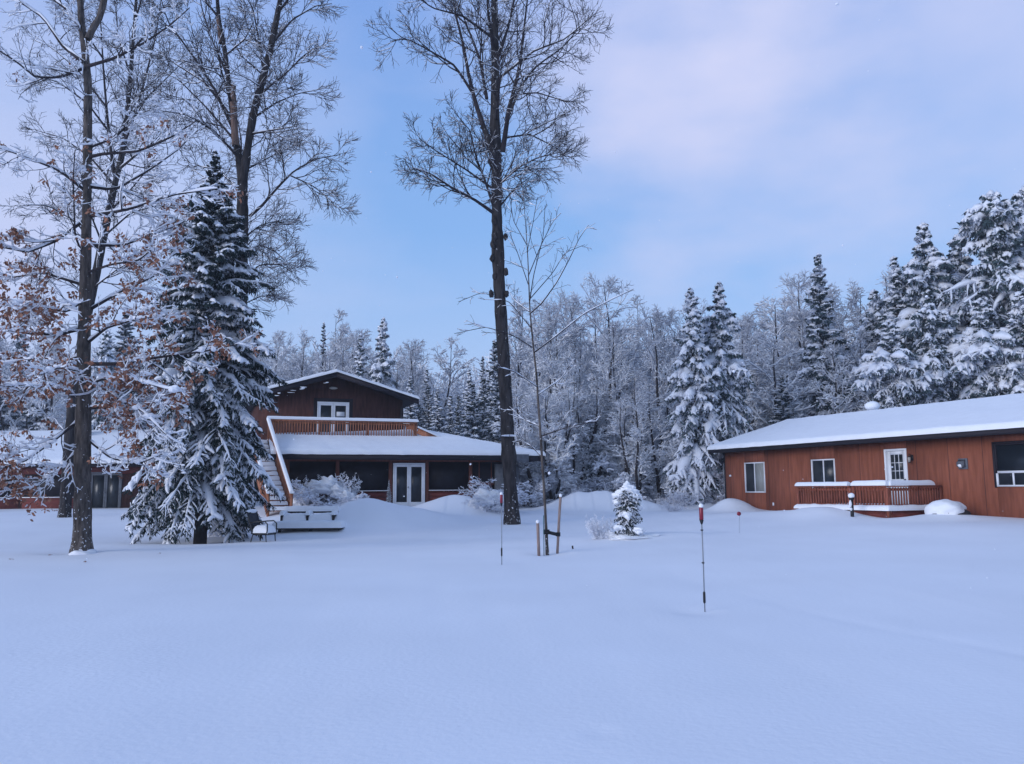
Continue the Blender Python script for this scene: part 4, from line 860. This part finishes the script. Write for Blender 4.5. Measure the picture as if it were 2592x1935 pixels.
# hero spruce
rg = np.random.default_rng(5); hb = at(507, 1368, 27.0)
prof = lambda f: np.interp(f, [0, .12, .25, .36, .50, .62, .74, .84, .92, 1.0], [2.8, 2.75, 2.6, 2.3, 2.1, 1.85, 1.35, .80, .36, .04])
dat = conifer(13.1, prof, 320, rg, z0=.13, e_top=.75, e_bot=-.22, droop=.145, ntw=28, twl=.27, needles=17, nlen=.16, nw=.018, snow=.050, prob=.74, tr_r=.0165, curl=.2, bm=10, pad=1.15)
sp = conifer_obj('spruce_tree', 'large dark spruce draped in snow pads at the left of the brown house', 'tree', (hb[0], hb[1], gz(hb[0], hb[1])), dat, mNeedle, mStub, mTSnow, 6, tk=12)

# library of background trees (first placed copy is the original)
def P_lin(w0, p=1.0): return lambda f: w0 * (1 - f) ** p + .05
LIB = {}
def placer(key, maker):
    LIB[key] = [None, maker]
def place(key, x, y, sc, rz, name, label, cat, group=None, dz=0):
    e = LIB[key]
    if e[0] is None: e[0] = e[1](name, label, cat); o = e[0]; tag(o, label, cat, group)
    else: o = dup(e[0], (0, 0, 0), 0, 1, label, group, name, cat)
    o.location = (x, y, gz(x, y) - .05 + dz); o.rotation_euler = (0, 0, rz); o.scale = (sc if isinstance(sc, tuple) else (sc,) * 3)
    return o
UNIT = 12.0
def mk_con(seed, **kw):
    def f(name, label, cat):
        return conifer_obj(name, label, cat, (0, 0, 0), conifer(UNIT, rg=np.random.default_rng(seed), **kw), mNeedleFar, mStub, mTSnow, 4)
    return f
placer('cedar_a', mk_con(101, prof=lambda f: 2.5 * (1 - f) ** .9 + .08, nb=170, z0=.03, e_top=.5, e_bot=-.25, droop=.22, ntw=12, twl=.42, needles=9, nlen=.22, nw=.030, snow=.105, prob=.85))
placer('cedar_b', mk_con(102, prof=lambda f: 3.0 * (1 - f) ** .8 * (.85 + .25 * np.sin(f * 31 + 1)) + .1, nb=190, z0=.03, e_top=.4, e_bot=-.3, droop=.26, ntw=12, twl=.46, needles=9, nlen=.24, nw=.034, snow=.10, prob=.8))
placer('cedar_c', mk_con(103, prof=lambda f: (3.8 * (1 - f) ** .6) * (.75 + .35 * np.sin(f * 19)) + .1, nb=240, z0=.03, e_top=.3, e_bot=-.3, droop=.30, ntw=17, twl=.5, needles=8, nlen=.24, nw=.034, snow=.105, prob=.75))
placer('cedar_d', mk_con(109, prof=lambda f: (3.3 * (1 - f) ** .55) * (.75 + .35 * np.sin(f * 27 + 2)) + .1, nb=230, z0=.03, e_top=.2, e_bot=-.2, droop=.33, ntw=17, twl=.5, needles=9, nlen=.24, nw=.034, snow=.105, prob=.75, pad=1.1))
placer('spruce_a', mk_con(104, prof=lambda f: 2.0 * (1 - f) ** .9 + .08, nb=170, z0=.05, e_top=.6, e_bot=-.1, droop=.10, ntw=11, twl=.34, needles=11, nlen=.24, nw=.032, snow=.07, prob=.75))
placer('fir_a', mk_con(105, prof=lambda f: 1.1 * (1 - f) ** .8 + .06, nb=150, z0=.04, e_top=.6, e_bot=-.1, droop=.10, ntw=9, twl=.36, needles=9, nlen=.2, nw=.03, snow=.06, prob=.7))
placer('fir_b', mk_con(106, prof=lambda f: 1.5 * (1 - f) ** .85 + .06, nb=150, z0=.04, e_top=.6, e_bot=-.2, droop=.16, ntw=10, twl=.38, needles=9, nlen=.2, nw=.03, snow=.08, prob=.8))
def thin(g_, h, rg):
    k = rg.random(len(g_[0])) < np.clip(1.25 - .75 * g_[0][:, 0, 2] / h, .3, 1); return g_[0][k], g_[1][k]
def mk_bare(seed, h=12, spread=.55, stems=1, n1=22, snow=.012, prob=.8, low=.2, up=.08, trunk=.014, fine=1.0):
    def f(name, label, cat):
        rg = np.random.default_rng(seed); m = 14; S_ = []
        for s_ in range(stems):
            d = rg.normal(size=3) * .06 + [0, 0, 1]
            if stems > 1: d = d + np.array([math.cos(s_ * 2.4), math.sin(s_ * 2.4), 0]) * .12
            p = np.array([0., 0, -.4]); pts = [p]; d = nrm(d)
            for j in range(m - 1):
                d = nrm(d + rg.normal(size=3) * .05 + [0, 0, .05]); p = p + d * (h * .97 + .4) / (m - 1) * (1 if s_ == 0 else .85); pts.append(p)
            S_.append(pts)
        TP = np.array(S_); TR = np.tile(np.linspace(trunk * h, .015, m), (stems, 1)) / (1 if stems == 1 else 1.5)
        L1 = spawn(TP, TR, max(int(n1 * .8) // stems, 6), low, .98, .72, lambda t, L: h * spread * (.12 + .55 * np.sin(np.clip((t - low) / (1 - low), 0, 1) * PI * .85 + .35) ** 1.0 * .75), 9, .09, up, rg, .010, .018)
        L2 = spawn(*L1, 8, .15, 1, .7, lambda t, L: .3 + .5 * (1 - t) * L, 6, .13, up * .5, rg, .011, .013)
        L3 = spawn(*L2, 6, .15, 1, .7, lambda t, L: .25 + .42 * (1 - t) * L, 4, .16, .02, rg, .01, .011 * fine)
        L4 = spawn(*L3, 2, .2, 1, .7, lambda t, L: .15 + .3 * (1 - t) * L, 3, .16, .02, rg, .01, .009 * fine)
        L3 = thin(L3, h, rg); L4 = thin(L4, h, rg)
        T = thing(name, label, cat)
        put('trunk', tubemesh('trunk', [(TP, TR)], mStub, 7), T)
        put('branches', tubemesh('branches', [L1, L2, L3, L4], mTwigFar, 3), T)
        sg = [snowon(*g_, s=snow * 2.8 * q_, rg=rg, prob=.96, pw=.35) for g_, q_ in ((L1, 1.5), (L2, 1.2), (L3, 1), (L4, 1))]
        sg = [(a_, b_ * np.clip(2.0 - 1.75 * a_[..., 2] / h, .35, 1.8)) for a_, b_ in sg]
        put('branch_snow', tubemesh('branch_snow', sg, mFrost, 3), T)
        return T
    return f
placer('bare_a', mk_bare(201, spread=.42, low=.35)); placer('bare_b', mk_bare(202, spread=.36, n1=26, low=.2, snow=.015))
placer('bare_c', mk_bare(203, spread=.34, stems=3, n1=24, low=.15, up=.12, snow=.014)); placer('bare_d', mk_bare(204, spread=.45, n1=24, low=.10, snow=.020, up=.03))
placer('bare_e', mk_bare(205, spread=.30, stems=2, n1=26, low=.2, up=.14, snow=.010))
def mk_bush(seed, h=3., snow=.03, nst=9, droop=-.02, ang=.5):
    def f(name, label, cat):
        rg = np.random.default_rng(seed); m = 8
        d = nrm(np.stack([np.cos(np.arange(nst) * 2.4), np.sin(np.arange(nst) * 2.4), 1 / np.tan(ang) * (.6 + .8 * rg.random(nst))], 1)); p = np.zeros((nst, 3)); p[:, :2] = d[:, :2] * .05; p[:, 2] = -.2; pts = [p]
        for j in range(m - 1):
            d = nrm(d + rg.normal(size=d.shape) * .12 + [0, 0, droop]); p = p + d * h * 1.1 / (m - 1) * (.7 + .3 * rg.random((nst, 1))); pts.append(p)
        S0 = np.stack(pts, 1); R0_ = np.tile(np.linspace(.010 * h, .008, m), (nst, 1))
        L1 = spawn(S0, R0_, 8, .1, 1, .8, lambda t, L: .15 * h + .2 * h * (1 - t), 6, .15, droop, rg, .01, .010)
        L2 = spawn(*L1, 6, .1, 1, .8, lambda t, L: .08 * h + .4 * (1 - t) * L, 4, .18, droop, rg, .01, .008)
        L3 = spawn(*L2, 3, .2, 1, .8, lambda t, L: .06 * h + .3 * (1 - t) * L, 3, .18, 0, rg, .01, .007)
        T = thing(name, label, cat)
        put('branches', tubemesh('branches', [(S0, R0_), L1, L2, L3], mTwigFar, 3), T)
        put('branch_snow', tubemesh('branch_snow', [snowon(*g_, s=snow, rg=rg, prob=.85, pw=.8) for g_ in ((S0, R0_), L1, L2, L3)], mTSnow, 4), T)
        return T
    return f
placer('bush_a', mk_bush(301)); placer('bush_b', mk_bush(302, snow=.022, nst=12, ang=.7)); placer('bush_c', mk_bush(303, snow=.045, nst=10, droop=-.12, ang=.8))
def by_px(key, px, top, Y, name, label, cat='tree', group=None, wf=1.0, rz=None, base_unit=UNIT):
    p = at(px, top, Y); z = gz(p[0], p[1]); h = p[2] - z; s = h / base_unit
    return place(key, p[0], p[1], (s * wf, s * wf, s), rng.random() * 6.28 if rz is None else rz, name, label, cat, group)
rng = np.random.default_rng(77)
# single trees one can point to
by_px('cedar_a', 1748, 728, 40, 'cedar_tree', 'left of two tall pointed snow-draped cedars left of the cabin', wf=1.05)
by_px('cedar_b', 1818, 716, 40.6, 'cedar_tree', 'right of two tall pointed snow-draped cedars, touching the cabin corner', wf=1.05)
by_px('spruce_a', 2070, 645, 45.5, 'spruce_tree', 'dark pointed spruce rising alone above the middle of the cabin roof', wf=1.05)
by_px('cedar_a', 970, 805, 56, 'spruce_tree', 'tall snowy spruce rising behind the right slope of the gable', wf=.95)
by_px('fir_b', 914, 846, 57, 'spruce_tree', 'shorter snowy spruce touching the left of the tall one behind the gable', wf=1.2)
by_px('fir_a', 820, 815, 64, 'fir_tree', 'narrow dark fir spire above the apex of the brown house', wf=.75)
by_px('fir_b', 1080, 935, 60, 'fir_tree', 'small dark fir right of the balcony end', wf=1.0)
by_px('fir_b', 1187, 935, 57, 'fir_tree', 'snowy fir between balcony and maple trunk, left of a thin spire', wf=1.25)
by_px('fir_a', 1222, 900, 60, 'fir_tree', 'thin fir spire just left of the big maple trunk', wf=.9)
by_px('spruce_a', 1252, 862, 58, 'spruce_tree', 'snowy spruce partly hidden by the big maple trunk', wf=1.1)
by_px('fir_b', 1140, 1000, 52, 'fir_tree', 'low snowy fir above the right end of the porch roof', wf=1.5)
by_px('spruce_a', 58, 795, 62, 'spruce_tree', 'distant dark spruce top at the far left edge', wf=.9)
by_px('spruce_a', 0, 850, 56, 'spruce_tree', 'dark spruce cut by the left edge of the picture', wf=1.2)
by_px('cedar_c', 272, 838, 52, 'cedar_tree', 'dome-topped snowy cedar between the oak and the spruce', wf=.8)
by_px('spruce_a', 320, 790, 60, 'pine_tree', 'dark pine behind the dome-topped cedar', wf=1.4)
by_px('fir_b', 2262, 650, 46, 'cedar_tree', 'slim cedar at the left end of the high snowy group behind the cabin', wf=1.25)
by_px('cedar_b', 2335, 568, 45, 'cedar_tree', 'second tall snowy cedar from the left behind the cabin', wf=1.15)
by_px('cedar_d', 2507, 490, 43, 'cedar_tree', 'tallest leaning snow-loaded cedar behind the right end of the cabin', wf=1.15)
by_px('cedar_c', 2600, 470, 44, 'cedar_tree', 'tall cedar cut by the right edge of the picture', wf=1.2)
by_px('cedar_c', 2425, 600, 46, 'cedar_tree', 'bushy snowy cedar between the two tallest behind the cabin', wf=1.25)
by_px('cedar_c', 2250, 815, 42, 'cedar_tree', 'low rounded snowy cedar behind the middle of the cabin roof', wf=1.35)
by_px('cedar_d', 2350, 770, 42, 'cedar_tree', 'mid-height drooping cedar behind the cabin roof under the taller ones', wf=1.25)
by_px('cedar_c', 2480, 760, 41.5, 'cedar_tree', 'dark hollow-centred cedar behind the right part of the cabin roof', wf=1.35)
by_px('cedar_b', 2580, 740, 40.5, 'cedar_tree', 'wide drooping cedar at the right edge above the roof', wf=1.4)
by_px('bush_c', 2478, 930, 38.5, 'snowy_shrub', 'dome-shaped snow-loaded evergreen just above the right part of the roof', 'shrub', wf=1.0, base_unit=2.6)
by_px('bush_c', 2340, 985, 39, 'snowy_shrub', 'small arching snow-loaded shrub just above the middle of the roof', 'shrub', wf=.9, base_unit=2.6)
by_px('cedar_b', 2212, 735, 47, 'cedar_tree', 'snowy cedar at the far left of the high group, left of the slim one', wf=1.1)
by_px('cedar_d', 2296, 690, 46.5, 'cedar_tree', 'bushy cedar filling the gap between the slim one and the second tall one', wf=1.1)
by_px('bare_a', 1524, 690, 48, 'maple_tree', 'bare round-crowned tree standing tallest in the gap between house and cabin', wf=1.0)
by_px('bare_b', 1590, 815, 45, 'maple_tree', 'dark-stemmed bare tree right of the round-crowned one behind the little spruce', wf=1.0)
by_px('bare_a', 1452, 735, 52, 'maple_tree', 'bare snowy tree left of the tallest round-crowned one', wf=.9)
by_px('bare_a', 1688, 772, 52, 'maple_tree', 'bare spreading tree just left of the two pointed cedars', wf=1.0)
by_px('bare_a', 1985, 690, 55, 'maple_tree', 'bare tree crown left of the dark spruce above the cabin', wf=1.1)
by_px('bare_b', 2140, 715, 56, 'maple_tree', 'bare tree crown right of the dark spruce above the cabin', wf=1.1)
by_px('bare_a', 882, 835, 60, 'maple_tree', 'bare branching tree right of the narrow fir spire behind the gable', wf=1.1)
by_px('bare_b', 1372, 800, 47, 'maple_tree', 'bare frosty tree right behind the sapling', wf=.9)
by_px('bare_d', 2760, 520, 38, 'maple_tree', 'snow-covered bare tree reaching in from the right edge', wf=1.15, rz=1.0)
# anonymous wood
def zone(keys, n, x0, x1, Y0, Y1, top, name, label, group, wf=(.9, 1.3), cat='tree', bu=UNIT, seed=1):
    r = np.random.default_rng(seed)
    for i in range(n):
        px = x0 + (x1 - x0) * (i + .5 + .8 * (r.random() - .5)) / n; Y = Y0 + (Y1 - Y0) * r.random(); tp = np.interp(px, *top) + r.normal() * 34
        by_px(keys[int(r.integers(len(keys)))], px, tp, Y, name, label, cat, group, wf[0] + (wf[1] - wf[0]) * r.random(), base_unit=bu)
BARE = ['bare_a', 'bare_b', 'bare_c', 'bare_d', 'bare_e']
zone(BARE, 16, -30, 560, 50, 66, ([0, 300, 600], [860, 900, 880]), 'bare_tree', 'frosted bare tree in the wood behind the low red building', 'bare trees behind the low building', seed=11)
zone(['spruce_a', 'fir_b', 'cedar_b'], 7, 0, 560, 50, 60, ([0, 300, 600], [960, 980, 950]), 'evergreen_tree', 'snowy evergreen in the wood behind the low red building', 'evergreens behind the low building', seed=12)
zone(BARE, 22, 600, 1120, 54, 68, ([600, 700, 850, 1000, 1120], [880, 850, 850, 900, 905]), 'bare_tree', 'frosted bare tree in the wood directly behind the brown house', 'bare trees behind the brown house', seed=13)
zone(['fir_a', 'fir_b', 'spruce_a'], 12, 1020, 1330, 46, 60, ([1000, 1330], [1010, 980]), 'evergreen_tree', 'snowy young evergreen right of the brown house', 'evergreens right of the brown house', (1.1, 1.5), seed=14)
zone(BARE, 24, 1290, 1760, 44, 64, ([1290, 1350, 1500, 1700], [800, 790, 780, 800]), 'bare_tree', 'frosted bare tree in the wood between house and cabin', 'bare trees between house and cabin', seed=15)
zone(['bare_d', 'bare_b', 'bare_c'], 18, 1290, 1720, 41, 46, ([1290, 1700], [990, 980]), 'bare_tree', 'low frosted tree at the wood edge between house and cabin', 'low trees at the wood edge', (1.2, 1.7), seed=16)
zone(['fir_b', 'cedar_b'], 8, 1290, 1720, 44, 54, ([1290, 1700], [1060, 1050]), 'evergreen_tree', 'small snowy evergreen at the wood edge between house and cabin', 'small evergreens at the wood edge', (1.1, 1.5), seed=17)
zone(BARE, 22, 1840, 2260, 49, 64, ([1840, 1900, 2000, 2260], [790, 770, 760, 800]), 'bare_tree', 'frosted bare tree in the wood behind the cabin roof', 'bare trees behind the cabin', seed=18)
zone(['bare_d', 'bare_b'], 14, 1860, 2300, 42, 48, ([1840, 2300], [900, 880]), 'bare_tree', 'low frosted tree just behind the cabin roof', 'low trees behind the cabin roof', (1.2, 1.6), seed=19)
zone(['cedar_b', 'spruce_a', 'cedar_c'], 9, 1930, 2300, 44, 52, ([1840, 2300], [1000, 940]), 'evergreen_tree', 'snowy evergreen low behind the cabin roof', 'evergreens behind the cabin roof', (1.1, 1.5), seed=20)
zone(BARE, 8, 2250, 2620, 50, 60, ([2250, 2600], [760, 640]), 'bare_tree', 'frosted bare tree among the tall cedars behind the cabin', 'bare trees among the cedars', seed=21)
zone(['bush_a', 'bush_b', 'bush_c'], 26, 1130, 1790, 41, 47, ([1100, 1800], [1190, 1180]), 'snowy_shrub', 'snow-covered shrub along the wood edge between house and cabin', 'shrubs along the wood edge', (1.0, 1.5), 'shrub', 3.0, 22)
zone(['bush_a', 'bush_b'], 10, 1680, 1830, 37.5, 40, ([1100, 1800], [1255, 1255]), 'snowy_shrub', 'low twiggy shrub under the pointed cedars beside the cabin', 'low shrubs beside the cabin', (1.0, 1.3), 'shrub', 3.0, 23)
# far backing wood nobody could count
rg = np.random.default_rng(99); n = 420; ang_ = np.linspace(-.72, .70, n) + rg.normal(size=n) * .01; Yr = 70 + 28 * rg.random(n); bx_ = np.tan(ang_) * Yr
hh = np.interp(bx_ / Yr * 2100 + 1296, [0, 600, 1000, 1100, 1250, 1350, 1700, 1900, 2250, 2600], [930, 930, 940, 990, 990, 930, 920, 900, 900, 800]); hh = (1235 - hh) / 2100 * Yr + 1.0 + rg.normal(size=n) * .8
m = 8; tt = np.linspace(0, 1, m); TP = np.stack([bx_[:, None] + rg.normal(size=(n, 1)) * .5 * tt, Yr[:, None] + 0 * tt, .8 + hh[:, None] * tt], -1); TR = np.tile(np.linspace(.14, .03, m), (n, 1))
L1 = spawn(TP, TR, 22, .05, 1, .7, lambda t, L: 1.0 + 2.0 * np.sin(np.clip(t, 0, 1) * 2.6), 5, .12, .06, rg, .01, .022)
L2 = spawn(*L1, 6, .1, 1, .7, lambda t, L: .5 + .5 * (1 - t) * L, 3, .15, 0, rg, .01, .020)
sP = snowon(*L1, s=.075, rg=rg, prob=.98, pw=.4); sQ = snowon(*L2, s=.06, rg=rg, prob=.98, pw=.4)
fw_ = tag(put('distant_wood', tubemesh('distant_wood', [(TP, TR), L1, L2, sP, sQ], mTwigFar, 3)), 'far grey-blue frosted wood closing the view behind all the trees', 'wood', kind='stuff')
fw_.data.materials.append(mFrost)
nf = len(fw_.data.polygons); cnt = sum(len(P_) * (P_.shape[1] - 1) * 3 for P_, _ in [(TP, TR), L1, L2]); mi = np.zeros(nf, dtype=np.int32); mi[cnt:] = 1; fw_.data.polygons.foreach_set('material_index', mi)
# yard shrubs
big = by_px('bush_c', 822, 1185, 35.6, 'snowy_shrub', 'big snow-loaded rounded shrub in front of the porch left of the doors', 'shrub', wf=1.5, rz=0, base_unit=2.9)
by_px('bush_a', 790, 1188, 36.0, 'snowy_shrub', 'tall snowy shoots behind the rounded porch shrub', 'shrub', wf=.7, rz=2.4, base_unit=3.1)
by_px('bush_a', 874, 1180, 36.0, 'snowy_shrub', 'spreading snowy shoots right behind the rounded porch shrub', 'shrub', wf=.7, rz=4.4, base_unit=3.1)
by_px('bush_b', 1258, 1190, 35.8, 'snowy_shrub', 'snowy shrub at the right end of the porch beside the maple trunk', 'shrub', wf=1.25, rz=1.4, base_unit=3.0)
low = by_px('bush_c', 1238, 1240, 35.2, 'snowy_shrub', 'low snow-buried shrub before the right end of the porch', 'shrub', wf=1.4, rz=0, base_unit=2.6)
by_px('bush_b', 1515, 1285, 22.9, 'twiggy_shrub', 'small bare twiggy shrub left of the little snow-capped spruce', 'shrub', wf=.6, rz=2.0, base_unit=3.0)
by_px('bush_b', 1700, 1262, 36, 'twiggy_shrub', 'bare twiggy shrub in the snow bank left of the cabin', 'shrub', wf=1.3, rz=1.0, base_unit=3.0)
by_px('fir_a', 985, 1212, 36.0, 'topiary', 'narrow snow-flecked little evergreen left of the porch doors', 'shrub', wf=1.4)
# little snow-capped spruce
def shrub_mass(o, blobs):
    sc = o.scale[0]; sn = MB()
    for i, (a, b, c_, x_, y_, z_) in enumerate(blobs): blob(sn, (a / sc, b / sc, c_ / o.scale[2]), (x_ / sc, y_ / sc, z_ / o.scale[2]), .7, i * 2.3, 5.0)
    c2 = sn.build('snow_mass', mSnow, o, True); return c2
rg = np.random.default_rng(8); p = at(1590, 1362, 22.8); hL = at(1590, 1232, 22.8)[2] - gz(p[0], p[1])
dat = conifer(hL * .92, lambda f: np.interp(f, [0, .2, .35, .8, 1], [.62, .5, .36, .38, .16]), 130, rg, z0=.05, e_top=.4, e_bot=-.3, droop=.2, ntw=10, twl=.4, needles=14, nlen=.08, nw=.010, snow=.022, prob=.7, tr_r=.02, bm=6)
T = conifer_obj('young_spruce', 'waist-high little spruce bowed under a lump of snow right of the sapling', 'tree', (p[0], p[1], gz(p[0], p[1])), dat, mNeedle, mStub, mTSnow, 6)
sn = MB()
for i, (a, b, c_, rx, ry, rz_) in enumerate(((.03, 0, .88, .31, .27, .13), (.20, 0, .78, .22, .24, .15), (-.18, .03, .82, .20, .22, .11), (.05, 0, .97, .18, .16, .10), (.00, 0, 1.04, .09, .10, .08), (.30, .02, .62, .12, .17, .13), (-.28, .02, .70, .12, .14, .08), (-.05, -.27, .45, .12, .10, .12), (.0, -.2, .0, .60, .42, .09), (.5, 0, .0, .40, .3, .09), (-.35, .1, .04, .25, .25, .10), (.25, -.3, .14, .20, .13, .09), (-.28, -.26, .2, .13, .10, .07))):
    blob(sn, (a, b, c_ * hL), (rx, ry, rz_), .55, i * 3.1, 3.2)
sn.build('snow_lumps', mSnow, T, True)
shrub_mass(big, [(-.1, -.1, .80, .62, .42, .26), (.55, -.1, .62, .42, .34, .26), (-.6, -.1, .52, .42, .34, .30), (.95, -.1, .35, .35, .3, .35), (-1.0, -.1, .25, .4, .3, .3), (.2, .1, 1.0, .4, .35, .25)])
shrub_mass(low, [(0, 0, .45, .6, .5, .35), (.4, 0, .3, .5, .4, .35), (-.4, 0, .2, .5, .4, .25)])
for i in range(14):
    a = rg.random() * 6.28; p0 = np.array([math.cos(a) * .15, math.sin(a) * .15, (.62 + .38 * rg.random()) * hL]); p1 = p0 + np.array([math.cos(a) * .26, math.sin(a) * .26, -.02 + .16 * rg.random()])
    MB().tube([p0, (p0 + p1) / 2 + (0, 0, .02), p1], [.006, .005, .003], 5).build('bare_twig', mTwig, T)

# ------------------------------------------------------------------ falling snow
rg = np.random.default_rng(4); n = 650; Yf = 2.5 + 32 * rg.random(n) ** .7; px = rg.random(n) * 2700 - 50; py = rg.random(n) * 1500
C_ = np.stack([at(a, b, c_) for a, b, c_ in zip(px, py, Yf)]); keep = C_[:, 2] > .3; C_ = C_[keep]; rr = (.0035 + .0045 * rg.random(len(C_)))[:, None, None]
V = (C_[:, None, :] + ICO1[None] * rr * (.7 + .6 * rg.random((len(C_), 1, 3)))).reshape(-1, 3); F_ = (np.arange(len(C_)) * len(ICO1))[:, None, None] + ICO1F[None]
tag(put('falling_snow', mesh('falling_snow', V, [F_.reshape(-1, 3)], mTSnow)), 'scattered small snowflakes drifting down over the whole yard', 'snow', kind='stuff')


# ------------------------------------------------------------------ thin haze
hz = MB(); hz.box(-165, 165, -65, 205, -2.5, 28); ho = hz.build('haze', mWhite)
hm = bpy.data.materials.new('haze'); hm.use_nodes = True; t = hm.node_tree; t.nodes.clear(); o_ = t.nodes.new('ShaderNodeOutputMaterial'); v_ = t.nodes.new('ShaderNodeVolumePrincipled')
v_.inputs['Color'].default_value = (.86, .90, 1, 1); v_.inputs['Density'].default_value = .0010; v_.inputs['Anisotropy'].default_value = .2; t.links.new(v_.outputs[0], o_.inputs['Volume'])
ho.data.materials[0] = hm; tag(ho, kind='stuff')
